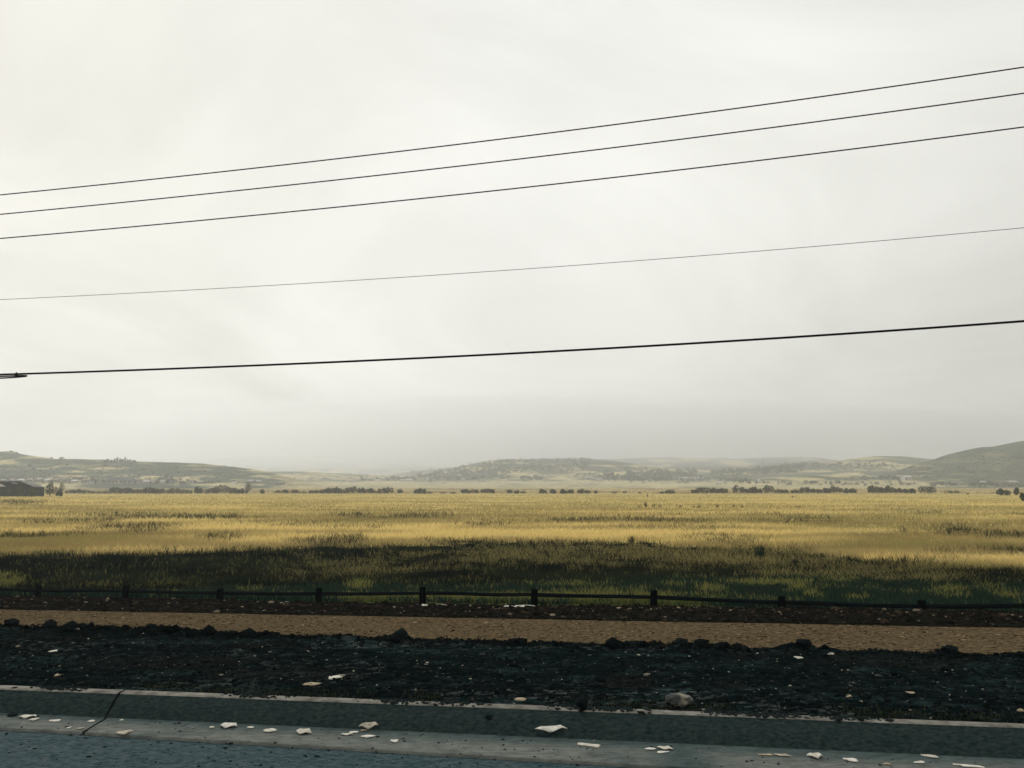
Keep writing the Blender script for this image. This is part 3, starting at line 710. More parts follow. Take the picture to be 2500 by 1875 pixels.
for (x, by, w, h, tone, lab) in [
    (2263, 1204.5, 39, 20, 'dark', 'biggest dark round bush, standing alone right of the hedges'),
    (2327, 1205, 31, 8, 'green', 'low ragged green bush right of the biggest round bush'),
    (2450, 1210, 30, 17, 'dark', 'large dark round bush with paler top near the right edge'),
    (2479, 1209, 16, 17, 'dark', 'narrow dark bush close beside the large one near the right edge'),
    (2503, 1226, 16, 25, 'green', 'tall green bush cut off by the right edge of the view'),
    (2363, 1207, 7, 3, 'brown', 'tiny brown shrub between the low green bush and the right edge pair'),
    (135, 1206, 15, 16, 'tan', 'pale tan leafless bush between the two trees at the barn')]:
    p = gpt(x, by); s = p[1] / F
    make_bush('willow_bush' if tone != 'tan' else 'bare_bush', p, w * s * 1.1, h * s * 1.1, tone, lab, None, rb)
for (x, by, w, h, tone, lab) in [
    (605, 1203, 19, 24, 'grey', 'lone grey green tree at the right end of the long hedge'),
    (121, 1212, 26, 33, 'green', 'bushy green tree at the right end of the dark barn'),
    (148, 1210, 17, 33, 'green', 'slim green tree standing right of the barn beside the tan bush'),
    (45, 1213.6, 24, 26, 'green', 'broad green tree in front of the middle of the dark barn'),
    (76, 1213.4, 26, 22, 'green', 'short wide green tree in front of the right part of the barn'),
    (10, 1213, 16, 15, 'dark', 'small dark tree in front of the barn at the left edge')]:
    p = gpt(x, by); s = p[1] / F
    make_tree('leafy_tree', p, w * s, h * s * 1.05, tone, lab, None, rb, base=.04, n=520)
p = gpt(151, 1212); s = p[1] / F
make_bush('willow_bush', (p[0], p[1] - 1.5, p[2]), 14 * s * 1.1, 16 * s, 'dark', 'dark round bush at the foot of the slim tree by the barn', None, rb)

# single weeds that stand out of the grass
def make_weed(pos, w, h, tone, label, rng, n=46, cat='weed'):
    root = empty('tall_weed', pos); tag(root, label, cat, 'tall weeds standing out of the golden grass')
    base = np.stack([rng.normal(0, w * .22, n), rng.normal(0, w * .15, n), np.zeros(n)], -1)
    hh = h * rng.uniform(.5, 1.05, n); cd, cl = TONES[tone]
    c1 = cd + (cl - cd) * rng.uniform(0, 1, n)[:, None]
    v, f, c = blades(base, hh, np.full(n, max(.012, pos[1] / F * .35)), .25, c1, c1, rng)
    tag(link('stalk', mesh('stalk', v, f, c), M['weed'], root), kind='stuff')
    v, f, c = crown_arrays([(0, 0, h * .55, w * .42, w * .35, h * .36)], n if tone == 'dark' else n // 2, h * .05, rng, cd, cl)
    tag(link('leaf_cluster', mesh('leaf_cluster', v, f, c), M['leaf'], root), kind='stuff')
for (x, by, w, h, tone, lab) in [
    (1577, 1240, 8, 17, 'dark', 'dark upright weed, left one of the tallest pair in the golden grass'),
    (1596, 1240, 17, 16, 'green', 'wide dark weed, right one of the tallest pair in the golden grass'),
    (1560, 1240, 16, 12, 'brown', 'faint brown weed just left of the tallest pair'),
    (1613, 1240, 12, 12, 'brown', 'faint brown weed just right of the tallest pair'),
    (1660, 1240, 14, 12, 'brown', 'brown weed between the tallest pair and the thin pair'),
    (1694, 1240, 6, 9, 'brown', 'thin short brown stalk left of the thin pair'),
    (1707, 1240, 9, 11, 'brown', 'thin brown stalk right beside the short one'),
    (1751, 1240, 10, 13, 'brown', 'brown green weed standing right of the thin stalks'),
    (1792, 1239, 6, 10, 'brown', 'thin pale brown stalk right of the brown green weed'),
    (1812, 1240, 6, 12, 'brown', 'last thin brown stalk at the right end of the row of weeds'),
    (1581, 1213, 5, 10, 'brown', 'single thin dark stalk below the gap in the bush line'),
    (1936, 1216, 13, 9, 'grey', 'faint grey green bushy weed below the long low hedge'),
    (1946, 1240, 24, 8, 'brown', 'low dark brown weed clump in golden grass right of the weed row'),
    (1542, 1330, 15, 21, 'brown', 'dark bushy weed on the upper edge of the dark band'),
    (1855, 1366, 30, 34, 'dark', 'largest dark shrub inside the dark band at right of centre')]:
    p = gpt(x, by); s = p[1] / F
    make_weed(p, w * s, h * s * (1.1 if h > 15 else .85), tone, lab, rb, n=80 if h > 18 else 20)

# ------------------------------------------------------------------ trees on the hills
PROTO = None
def far_trees(name, label, spots, seed, tone_d, tone_l):
    rng = np.random.default_rng(seed); V = []; Fq = []; Cc = []; off = 0
    for (x, y, hp, asp) in spots:
        p = land_at(x, y); s = p[1] / F; h = hp * s; w = h * asp
        lumps = [(rng.normal(0, w * .2), rng.normal(0, w * .2), h * (.35 + .35 * rng.uniform()), w * .42, w * .42, h * .36) for _ in range(3)]
        v, f, c = crown_arrays(lumps, 34, max(h, w) * .15, rng, tone_d, tone_l)
        v = v + np.array(p) - np.array([0, 0, h * .05]); V.append(v); Fq.append(f + off); Cc.append(c); off += len(v)
    o = link(name, mesh(name, np.concatenate(V), np.concatenate(Fq), np.concatenate(Cc)), M['leaf'])
    tag(o, label, 'trees', kind='stuff'); return o
rt = np.random.default_rng(21)
def patch(n, x0, x1, f_y, sy, h0, h1, asp=1.1):
    out = []
    for _ in range(n):
        x = rt.uniform(x0, x1); out.append((x, f_y(x) + rt.normal(0, sy), rt.uniform(h0, h1), asp * rt.uniform(.8, 1.5)))
    return out
ip = lambda *p: (lambda x: float(np.interp(x, [q[0] for q in p], [q[1] for q in p])))
BLUEG = (col((.012, .028, .028)), col((.035, .050, .036)))
far_trees('wooded_hillside', 'hazy woods and gardens on the centre hill', 
    patch(90, 880, 1180, ip((880, 1172), (1180, 1170)), 2.5, 4, 9) + patch(130, 1000, 1240, ip((1000, 1166), (1120, 1155), (1240, 1158)), 6, 4, 9) + patch(80, 1110, 1250, ip((1110, 1150), (1250, 1135)), 6, 3, 8)
    + patch(120, 1180, 1450, ip((1180, 1130), (1300, 1127), (1450, 1124)), 3.5, 3, 7) + patch(100, 1220, 1440, ip((1220, 1145), (1440, 1142)), 5, 4, 8) + patch(36, 1270, 1330, ip((1270, 1170), (1330, 1168)), 2, 4, 8)
    + patch(46, 1400, 1560, ip((1400, 1165), (1560, 1168)), 3, 5, 9), 5, *BLUEG)
far_trees('wooded_hillside', 'dense blue green trees at the foot of the hills right of centre',
    patch(150, 1480, 1700, ip((1480, 1166), (1600, 1160), (1700, 1158)), 5, 5, 11) + patch(60, 1630, 1840, ip((1630, 1176), (1740, 1172), (1840, 1180)), 3, 5, 10)
    + patch(40, 1490, 1640, ip((1490, 1174), (1640, 1174)), 2.5, 6, 12), 6, *BLUEG)
far_trees('wooded_hillside', 'band of dark trees crossing the slope right of centre',
    patch(170, 1735, 1960, ip((1735, 1158), (1850, 1150), (1960, 1140)), 3, 4, 9) + patch(110, 1850, 2180, ip((1850, 1140), (2000, 1136), (2180, 1138)), 3, 3, 7) + patch(60, 1780, 1960, ip((1780, 1163), (1960, 1152)), 2.2, 4, 8)
    + patch(26, 2040, 2230, ip((2040, 1172), (2230, 1168)), 2.5, 4, 8), 7, *BLUEG)
far_trees('wooded_hillside', 'scattered grey green scrub along the foot of the right hill',
    patch(90, 2270, 2600, ip((2270, 1184), (2500, 1188)), 2, 3, 8) + patch(60, 1820, 2240, ip((1820, 1181), (2240, 1184)), 2.5, 4, 9) + patch(30, 2380, 2560, ip((2380, 1178), (2560, 1184)), 4, 3, 7), 8, *BLUEG)
far_trees('wooded_hillside', 'grey scrub and garden trees among the houses at the left hill',
    patch(150, -60, 480, ip((-60, 1178), (120, 1177), (480, 1180)), 2.4, 4, 10) + patch(80, -60, 420, ip((-60, 1168), (420, 1170)), 4, 3, 7) + patch(30, 430, 640, ip((430, 1178), (640, 1180)), 2, 2, 5), 9, col((.03, .04, .035)), col((.09, .09, .07)))
far_trees('hill_scrub', 'low sagebrush dotted over the hillsides',
    patch(260, -60, 640, ip((-60, 1140), (640, 1160)), 12, 1.5, 3.5, 1.5) + patch(300, 2180, 2620, ip((2180, 1160), (2340, 1135), (2620, 1120)), 18, 1.5, 3.2, 1.4) + patch(60, 680, 1080, ip((680, 1160), (1080, 1172)), 5, 2, 4)
    + patch(90, 2060, 2300, ip((2060, 1145), (2300, 1150)), 8, 1.5, 4), 10, col((.035, .045, .034)), col((.075, .08, .055)))
# trees one can tell apart on the left ridge
for i, (x, hp, asp, cone) in enumerate([(255, 7, .9, 0), (262, 9, .8, 0), (271, 7, .9, 0), (279, 9, .8, 0), (286, 13, .7, 0), (293, 10, .8, 0), (299, 9, .8, 0), (305, 15, .45, 1), (311, 10, .7, 1), (317, 8, .9, 0), (324, 6, 1., 0), (329, 6, 1., 0)]):
    p = land_at(x, 1129.5); s = p[1] / F
    make_tree('pine_tree' if cone else 'leafy_tree', p, hp * s * asp, hp * s, 'dark',
              f'{"pointed" if cone else "rounded"} dark tree, {ORD[i]} from the left in the grove on the left ridge', 'grove on top of the left ridge', rb, base=.08, cone=bool(cone), n=110, leaf=.55)
for (x, y, hp, asp, lab) in [(27, 1105, 5, 1.2, 'small dark tree on the highest point of the left skyline'), (41, 1109, 5, 1., 'small dark tree just below the highest point of the left skyline'),
                        (150, 1122, 7, 1.8, 'wide brownish tree on the left skyline left of the grove'), (125, 1120, 3.5, 2, 'tiny flat tree on the left skyline left of the wide brownish one')]:
    p = land_at(x, y); s = p[1] / F
    make_tree('leafy_tree', p, hp * s * asp, hp * s, 'brown', lab, None, rb, base=.05, n=90, leaf=.5)

# ------------------------------------------------------------------ houses
M['wallw'] = mat('white_wall', (.52, .50, .47), .8, vary=.08, world=False)
M['wallg'] = mat('grey_wall', (.20, .20, .21), .8, vary=.05, world=False)
M['wallb'] = mat('beige_wall', (.33, .28, .21), .8, vary=.05, world=False)
M['roofd'] = mat('dark_roof', (.07, .08, .09), .8, vary=.1, world=False)
M['rooft'] = mat('tan_roof', (.33, .28, .22), .8, vary=.1, world=False)
M['roofw'] = mat('pale_metal_roof', (.42, .42, .42), .6, vary=.15, world=False)
M['glass'] = mat('window_glass', (.03, .04, .05), .15, spec=.6)
def make_house(pos, w, h, wm, rm, label, group, rng, rz=None, dark_windows=True, name='house'):
    root = empty(name, pos, rng.uniform(-.35, .35) if rz is None else rz); tag(root, label, 'house', group)
    d = w * rng.uniform(.55, .8); he = h * .62
    v, f = box(-w / 2, w / 2, -d / 2, d / 2, -1.0, he)
    # gable ends
    n0 = len(v); v += [(-w / 2, 0, h), (w / 2, 0, h)]
    f = f + [(n0, 4, 6), (n0 + 1, 7, 5)]
    f = [q for q in f if q != (4, 5, 7, 6)]
    link('wall', py_mesh('wall', v, f), M[wm], root)
    o = .06 * w; t = .03 * h
    ex = (h - he) / (d / 2) * o
    r = [(-w / 2 - o, -d / 2 - o, he - ex), (w / 2 + o, -d / 2 - o, he - ex), (w / 2 + o, 0, h), (-w / 2 - o, 0, h), (w / 2 + o, d / 2 + o, he - ex), (-w / 2 - o, d / 2 + o, he - ex)]
    r = [(a, b, c + .02 * h) for a, b, c in r]; k = [(a, b, c + .06 * h) for a, b, c in r]
    ff = [(0, 1, 2, 3), (3, 2, 4, 5), (9, 8, 7, 6), (11, 10, 8, 9), (0, 6, 7, 1), (1, 7, 8, 2), (2, 8, 10, 4), (4, 10, 11, 5), (5, 11, 9, 3), (3, 9, 6, 0)]
    link('roof', py_mesh('roof', r + k, ff), M[rm], root)
    nw = max(2, int(w / 3.5))
    for j in range(nw):
        xc = -w / 2 + w * (j + .5) / nw
        v, f = box(xc - w / nw * .22, xc + w / nw * .22, -d / 2 - .08, -d / 2 + .05, he * .35, he * .78)
        link('window', py_mesh('window', v, f), M['glass'], root)
    return root
rh = np.random.default_rng(31)
WN = {'wallw': 'white', 'wallg': 'grey', 'wallb': 'beige'}; RN = {'roofd': 'dark', 'rooft': 'tan', 'roofw': 'pale'}
row1 = [(8, 1178, 'wallb', 'roofw'), (30, 1176, 'wallb', 'rooft'), (52, 1178, 'wallw', 'roofw'), (75, 1177, 'wallb', 'rooft'), (98, 1175, 'wallb', 'roofw'), (118, 1177, 'wallw', 'roofw'), (132, 1178, 'wallw', 'rooft'), (150, 1177, 'wallb', 'roofd'), (166, 1178, 'wallw', 'roofd'),
        (183, 1180, 'wallb', 'roofw'), (205, 1180, 'wallg', 'roofd'), (222, 1181, 'wallw', 'roofd'), (243, 1181, 'wallb', 'roofd')]
for i, (x, y, wm, rm) in enumerate(row1):
    p = land_at(x, y); s = p[1] / F
    make_house(p, rh.uniform(10, 15) * s, rh.uniform(6, 8) * s, wm, rm, f'{WN[wm]} house with {RN[rm]} roof, {ORD[i]} from left in the row below the left hill', 'houses in a row below the left hill', rh)
for i, (x, w, h) in enumerate([(274, 22, 13), (293, 22, 14), (314, 24, 13)]):
    p = land_at(x, 1182); s = p[1] / F
    make_house(p, w * s, h * s, 'wallg' if i != 1 else 'wallb', 'roofd', f'{"beige" if i == 1 else "grey"} terrace block with dark roof, {["left", "middle", "right"][i]} one of the three below the left hill', 'terrace blocks below the left hill', rh, rz=0)
row2 = [(340, 1180, 'wallw', 'roofd'), (357, 1181, 'wallb', 'roofw'), (376, 1181, 'wallw', 'rooft'), (398, 1181, 'wallw', 'roofw'), (420, 1181, 'wallg', 'roofd'), (443, 1180, 'wallb', 'roofd'), (466, 1180, 'wallw', 'roofd'), (488, 1180, 'wallg', 'rooft')]
for i, (x, y, wm, rm) in enumerate(row2):
    p = land_at(x, y); s = p[1] / F
    make_house(p, rh.uniform(9, 14) * s, rh.uniform(5, 7.5) * s, wm, rm, f'small {WN[wm]} house with {RN[rm]} roof, {ORD[i]} right of the three terrace blocks', 'small houses right of the terrace blocks', rh)
far_h = [(570, 1182, 10, 3, 'wallw', 'roofw', 'flat white shed beyond the field right of the left hill'), (612, 1176, 12, 3, 'wallw', 'roofw', 'long white shed with pale roof at the foot of the left hill'), (631, 1176, 10, 3, 'wallw', 'roofw', 'white shed just right of the long white one'),
    (683, 1184, 20, 5, 'wallg', 'roofd', 'dark low building alone in the field left of centre'),
    (860, 1176, 14, 4, 'wallb', 'rooft', 'low beige house on the tan rise left of centre'), (920, 1176, 12, 4, 'wallw', 'roofw', 'white house left of the wooded centre hill'), (985, 1175, 14, 4, 'wallw', 'rooft', 'white house with tan roof at the left foot of the centre hill'),
    (1000, 1174, 16, 4, 'wallw', 'roofw', 'long white house among the first trees of the centre hill'), (1042, 1172, 9, 4, 'wallw', 'roofw', 'small white house among trees on the left of the centre hill'), (1092, 1158, 10, 4, 'wallw', 'roofw', 'white house halfway up the left flank of the centre hill'),
    (1119, 1165, 8, 5, 'wallw', 'roofw', 'bright white house low on the left flank of the centre hill'), (1131, 1172, 9, 4, 'wallw', 'rooft', 'small white house at the tree edge under the centre hill'),
    (1440, 1168, 16, 3, 'wallw', 'roofw', 'pale long house left of the dense blue green trees'), (1462, 1173, 12, 4, 'wallb', 'roofw', 'beige house with pale roof left of the dense trees'), (1475, 1168, 8, 4, 'wallb', 'roofw', 'small beige house above the beige one by the dense trees'),
    (1668, 1172, 18, 6, 'wallw', 'roofw', 'white house at the right end of the dense blue green trees'), (1690, 1171, 16, 4, 'wallb', 'rooft', 'long tan roofed house between the two white ones right of centre'), (1708, 1173, 18, 6, 'wallw', 'roofw', 'bright white house, right one of the pair by the dense trees'), (1755, 1182, 14, 4, 'wallb', 'roofw', 'beige house low at the field edge right of the bright white pair'),
    (1924, 1136, 7, 3, 'wallw', 'roofw', 'tiny white house in the tree band high on the slope'), (2078, 1131, 8, 3, 'wallw', 'roofw', 'tiny white house near the top of the right centre hill'), (2020, 1138, 6, 3, 'wallb', 'roofw', 'tiny beige house between the two tiny white ones on the slope'),
    (1853, 1180, 6, 8, 'wallw', 'roofw', 'narrow tall white house at the foot of the low spur'),
    (2196, 1167, 14, 6, 'wallw', 'rooft', 'white house with tan roof, left of the pair on the right slope'), (2213, 1171, 20, 8, 'wallw', 'roofw', 'large white house, right of the pair on the right slope'),
    (2330, 1180, 9, 3, 'wallw', 'roofw', 'small white house at the foot of the right hill'), (2400, 1181, 12, 4, 'wallb', 'roofw', 'beige house at the foot of the right hill'), (2345, 1183, 10, 4, 'wallb', 'rooft', 'tan roofed house right of the small white one at the foot of the right hill'),
    (2470, 1180, 22, 4, 'wallb', 'roofw', 'long beige house near the right edge below the right hill')]
for (x, y, w, h, wm, rm, lab) in far_h:
    p = land_at(x, y); s = p[1] / F
    make_house(p, w * s, h * s * 1.15, wm, rm, lab, None, rh, name='house' if 'shed' not in lab else 'shed')

# dark barn with pale metal roofs at the left edge
M['darkwood'] = mat('dark_painted_boards', (.003, .013, .017), .9, vary=.25, scale=3, stretch=(1, 1, .2), world=False)
bp0 = gpt(30, 1212); s = bp0[1] / F; YB = bp0[1]
bdir = np.array([bp0[0], bp0[1]]) / math.hypot(bp0[0], bp0[1]); BD = math.hypot(bp0[0], bp0[1])
def prism(name, prof, y0, y1, m, parent):
    """prof: outline in photo pixels in the plane of the front wall, extruded back"""
    k = len(prof); v = []
    for yy in (y0, y1):
        for (x, y) in prof:
            a_, b_, c_ = ray(x, y); tq = BD / (a_ * bdir[0] + b_ * bdir[1])
            v.append((a_ * tq + yy * bdir[0] - bp0[0], b_ * tq + yy * bdir[1] - bp0[1], CAMZ + c_ * tq - bp0[2]))
    f = [tuple(range(k)), tuple(range(2 * k - 1, k - 1, -1))] + [(i, i + k, (i + 1) % k + k, (i + 1) % k) for i in range(k)]
    return link(name, py_mesh(name, v, f), M[m], parent)
bn = empty('barn', bp0); tag(bn, 'long dark barn with stepped gables and pale metal roofs at the left edge', 'barn')
prism('wall', [(-160, 1216), (-160, 1186), (-60, 1176), (12, 1176.5), (50, 1176), (82, 1189), (108, 1190), (108, 1216)], 0, 14, 'darkwood', bn)
prism('roof_edge', [(-60, 1174.5), (-60, 1176.5), (12, 1177), (50, 1176.8), (82, 1189.8), (109, 1190.8), (109, 1189), (82, 1187.8), (50, 1174.3), (12, 1174.8)], -.5, 14.4, 'roofd', bn)
prism('roof_panel', [(-30, 1174.4), (22, 1174.2), (17, 1171.8), (-30, 1170.5)], 4, 13, 'roofw', bn)
prism('roof_panel', [(25, 1174.2), (50, 1174.1), (43, 1171.8), (29, 1172)], 4, 13, 'roofw', bn)
prism('roof_panel', [(72, 1184.4), (84, 1187.6), (105, 1188.4), (100, 1184), (86, 1180), (72, 1179.5)], 6, 13, 'roofw', bn)
prism('porch_roof', [(-30, 1188.5), (14, 1188), (5, 1182), (-4, 1180), (-30, 1179)], -1.2, -.1, 'roofw', bn)
prism('dormer_roof', [(26, 1179.5), (45, 1180.6), (40, 1178.6), (30, 1178.3)], -.9, -.1, 'roofw', bn)
for (x0, x1, y0, y1) in [(-20, -8, 1194, 1202), (18, 26, 1194, 1204), (58, 64, 1196, 1204), (90, 97, 1197, 1204)]:
    prism('window', [(x0, y1), (x0, y0), (x1, y0), (x1, y1)], -.12, -.02, 'glass', bn)

# ------------------------------------------------------------------ fence
M['wood'] = mat('tarred_wood', (.0015, .003, .0035), 1, vary=.35, scale=12, stretch=(1, 1, .25), bump=.4, bscale=30, spec=0)
M['woodtop'] = mat('weathered_rail', (.003, .006, .007), 1, vary=.35, scale=10, stretch=(.2, 1, 1), bump=.4, bscale=30, spec=.02)
fr = empty('wooden_fence', fpts[4]); tag(fr, 'low dark wooden post and rail fence running between path and meadow', 'fence')
ori = np.array(fpts[4])
fx = [p[0] for p in fpts]; step = (fx[8] - fx[0]) / 8
allp = [dict(x=p[0], y=ly(fence, p[0]), z0=p[2], zt=at(q[0], q[1], Yk)[2], zr=at(q[0], q[2], Yk)[2]) for p, q, Yk in zip(fpts, posts, postY)]
for k in (1, 2, 3):
    x = fx[0] - step * k; z = float(fz(x)); allp.insert(0, dict(x=x, y=ly(fence, x), z0=z, zt=z + .38, zr=z + .22 + (.0 if k > 1 else .0)))
for k in (1, 2, 3):
    x = fx[8] + step * k; z = float(fz(x)); allp.append(dict(x=x, y=ly(fence, x), z0=z, zt=z + .33, zr=z + .14))
rf = np.random.default_rng(41)
for q in allp:
    r = .084 * rf.uniform(.95, 1.08); x, y = q['x'] - ori[0], float(q['y']) - ori[1]; zt = q['zt'] - ori[2]; z0 = q['z0'] - ori[2]
    tx, ty = rf.normal(0, .012, 2)
    me = tube_mesh('post', [(x, y, z0 - .3), (x + tx * .5, y + ty * .5, z0 + .1), (x + tx, y + ty, zt - .02), (x + tx, y + ty, zt - .001), (x + tx, y + ty, zt)], [r, r * 1.0, r * .98, r * .9, r * .75], 12)
    link('post', me, M['wood'], fr)
for a, b in zip(allp[:-1], allp[1:]):
    n = 14; ts = np.linspace(-.012, 1.012, n)
    sag = rf.uniform(-.008, .014); w1, w2 = rf.normal(0, .006, 2)
    pts = [(a['x'] + (b['x'] - a['x']) * s - ori[0], float(a['y'] + (b['y'] - a['y']) * s) - ori[1] + .02, a['zr'] + (b['zr'] - a['zr']) * s - ori[2] - sag * math.sin(math.pi * min(max(s, 0), 1)) + w1 * math.sin(7 * s)) for s in ts]
    rr = [.052 - .008 * s + .002 * math.sin(9 * s + w2 * 100) for s in ts]
    link('rail', tube_mesh('rail', pts, rr, 10), M['woodtop'], fr)

# ------------------------------------------------------------------ overhead lines
M['cable'] = mat('black_cable', (.002, .008, .008), .8, spec=.05)
CX = [0, 600, 1200, 1850, 2400, 2500]
CAB = [([475.6, 413.3, 342.7, 257.2, 176.5, 166], 'topmost of the three close black power lines crossing the sky', 'power_line', .0175),
       ([523.2, 463.2, 397.3, 314.8, 241.3, 228.4], 'middle one of the three close black power lines in the sky', 'power_line', .0175),
       ([582, 528, 467, 391.2, 322.8, 310.7], 'lowest of the three close black power lines in the sky', 'power_line', .0175),
       ([731.3, 700.8, 662.7, 612.6, 565.3, 556.3], 'thin hairline wire between the three power lines and the thick cable', 'overhead_wire', .0072),
       ([914, 894, 865.6, 827.7, 791.8, 784], 'thick black cable, lowest line in the sky, with slack loop', 'overhead_cable', .0280)]
cabl = (20.6, -.17)   # Y of the pole line along X
for k, (ys, lab, nm_, rad) in enumerate(CAB):
    off = [0, .0, 0, .0, .0][k]
    q = np.polyfit([(x - 1250) / 1250 for x in CX], ys, 2)
    pts = []
    for x in np.linspace(-900, 3300, 90):
        y = np.polyval(q, (x - 1250) / 1250)
        a_, b_, c_ = ray(x, y); kx = a_ / b_
        Yc = cabl[0] / (1 - cabl[1] * kx)
        pts.append(at(x, y, Yc))
    pts = np.array(pts); root_p = pts[45]
    o = link(nm_, tube_mesh(nm_, pts - root_p, rad, 8), M['cable'], None, root_p)
    tag(o, lab, 'cable', 'overhead lines')
    if k == 4:
        def cp_(x, y):
            a_, b_, c_ = ray(x, y); return np.array(at(x, y, cabl[0] / (1 - cabl[1] * a_ / b_))) - root_p
        lp = [cp_(x, y) + np.array([0, dy_, 0]) for x, y, dy_ in [(-170, 921, .02), (-90, 920, .02), (-20, 919.2, .03), (20, 918, .03), (45, 917, .02), (62, 917, .0), (68, 918.2, -.03), (62, 920, -.05), (40, 921.8, -.05), (15, 923.4, -.05), (-20, 924.4, -.05), (-90, 924.5, -.05), (-170, 923.5, -.05)]]
        lp = np.array(lp); tpar = np.linspace(0, len(lp) - 1, 70)
        lp = np.stack([np.interp(tpar, range(len(lp)), lp[:, j]) for j in range(3)], -1)
        for _ in range(3): lp[1:-1] = (lp[:-2] + 2 * lp[1:-1] + lp[2:]) / 4
        link('slack_loop', tube_mesh('slack_loop', lp, .021, 8), M['cable'], o)
        c = cp_(40, 914); r_ = 20.6 / F * 1.25
        v, f = merge([(tube([c + [0, 0, -.085], c + [0, 0, .052]], .012, 8)), (tube([c + [0, 0, .040], c + [0, 0, .062]], .022, 8)), (tube([c + [-.03, 0, 0], c + [.03, 0, 0]], .033, 8)), tube([c + [-.03, -.02, -.07], c + [.05, -.02, -.062]], .018, 8)])
        link('clamp', py_mesh('clamp', v, [tuple(dict.fromkeys(g_)) for g_ in f]), M['cable'], o)

# ------------------------------------------------------------------ stones and litter
def ico(sub=1):
    import bmesh
    bm = bmesh.new(); bmesh.ops.create_icosphere(bm, subdivisions=sub, radius=1.0)
    v = np.array([p.co[:] for p in bm.verts]); f = np.array([[q.index for q in p.verts] for p in bm.faces]); bm.free()
    return v, f
I1, I2, I3 = ico(1), ico(2), ico(3)
def scatter(name, P0, sx, sy, sz, cols, rng, m, label, cat):
    v0, f0 = I1; n = len(P0); k = len(v0)
    a = rng.uniform(0, 6.28, n); ca, sa = np.cos(a), np.sin(a)
    b = v0[None] * (1 + rng.uniform(-.28, .28, (n, k, 1)))
    b = b * np.stack([sx, sy, sz], -1)[:, None]
    x = b[..., 0] * ca[:, None] - b[..., 1] * sa[:, None]; y = b[..., 0] * sa[:, None] + b[..., 1] * ca[:, None]
    v = np.stack([x, y, b[..., 2]], -1) + P0[:, None]
    f = f0[None] + (np.arange(n) * k)[:, None, None]
    o = link(name, mesh(name, v.reshape(-1, 3), f.reshape(-1, 3), np.repeat(cols, k, axis=0)), m)
    tag(o, label, cat, kind='stuff'); return o
M['stone'] = mat('mixed_stone', attr=True, rough=1, spec=.0, vary=.25, scale=30)
rs = np.random.default_rng(51)
# verge: clods and gravel
n = 17000
X = rs.uniform(-8.2, 7.5, n); t = rs.beta(1.0, 1.35, n) * 1.03; g_ = fbm(X * .5, t * 4, 3, 405); t = t + 0 * g_; Y = ly(topb, X) + .03 + (ly(crest, X) - ly(topb, X)) * t; z = verge_z(X, Y)
s = .010 * np.exp(rs.normal(0, .5, n)); s = np.clip(s, .004, .045)
pal = rs.uniform(0, 1, n)
cols = np.where((pal < .020)[:, None], col((.27, .25, .20)), np.where((pal < .14)[:, None], col((.045, .052, .052)), col((.0065, .0095, .010)))) * rs.uniform(.5, 1.5, n)[:, None]
s = np.where(pal < .16, s * .62, s * .95)
scatter('verge_gravel', np.stack([X, Y, z + s * .2], -1), s * 1.6, s, s * .55, cols, rs, M['stone'], 'dark clods and gravel scattered over the soil verge', 'gravel')
# bank stones
n = 9000
X = rs.uniform(-18, 13.5, n); t = rs.uniform(0, .93, n); Y, z = bank_xyz(X, t)
s = np.clip(.02 * np.exp(rs.normal(0, .5, n)), .01, .08); pal = rs.uniform(0, 1, n)
cols = np.where((pal < .03)[:, None], col((.22, .18, .13)), np.where((pal < .25)[:, None], col((.036, .027, .019)), col((.008, .0075, .006)))) * rs.uniform(.6, 1.4, n)[:, None]
scatter('bank_gravel', np.stack([X, Y, z + s * .2], -1), s * 1.4, s, s * .6, cols, rs, M['stone'], 'dark and rusty stones on the bank under the fence', 'gravel')
# path stones
n = 11000
X = rs.uniform(-18, 13.5, n); t = rs.uniform(.02, .98, n); Y = ly(pnear, X) - .02 + 3.22 * t; z = lz(pfl, pfr, X) + .03 * np.sin(t * 3.14)
s = np.clip(.011 * np.exp(rs.normal(0, .45, n)), .006, .04); pal = rs.uniform(0, 1, n)
cols = np.where((pal < .10)[:, None], col((.26, .20, .13)), np.where((pal < .6)[:, None], col((.115, .080, .042)), col((.034, .025, .014)))) * rs.uniform(.7, 1.3, n)[:, None]
scatter('path_gravel', np.stack([X, Y, z + s * .1], -1), s * 1.9, s, s * .45, cols, rs, M['stone'], 'small tan stones packed on the path', 'gravel')
# rough clods of the crest
n = 2600
X = rs.uniform(-9, 8, n); k = fbm(X * 2.2, X * 0, 4, 94); Y = ly(crest, X) + rs.normal(-.04, .09, n); z = verge_z(X, Y)
s = np.clip(.010 * np.exp(rs.normal(0, .5, n)), .004, .04) * (1 + 1.6 * sstep(.5, .72, k))
scatter('crest_clods', np.stack([X, Y, z + s * .4], -1), s * 1.3, s, s * .85, col((.005, .008, .008)) * rs.uniform(.5, 1.6, n)[:, None], rs, M['stone'], 'small dark clods heaped along the crest of the verge', 'clods')
# grit on road and gutter
n = 1100
X = rs.uniform(-5.2, 4.4, n); Y = ly(gut, X) + rs.uniform(-1.3, .5, n); z = np.where(Y > ly(gut, X), .004, -.014)
s = np.clip(.0065 * np.exp(rs.normal(0, .45, n)), .003, .02)
cols = np.where((rs.uniform(0, 1, n) < .2)[:, None], col((.14, .14, .13)), col((.012, .017, .019))) * rs.uniform(.7, 1.3, n)[:, None]
scatter('road_grit', np.stack([X, Y, z], -1), s * 1.5, s, s * .5, cols, rs, M['stone'], 'dark grit crumbs on the asphalt and gutter', 'grit')
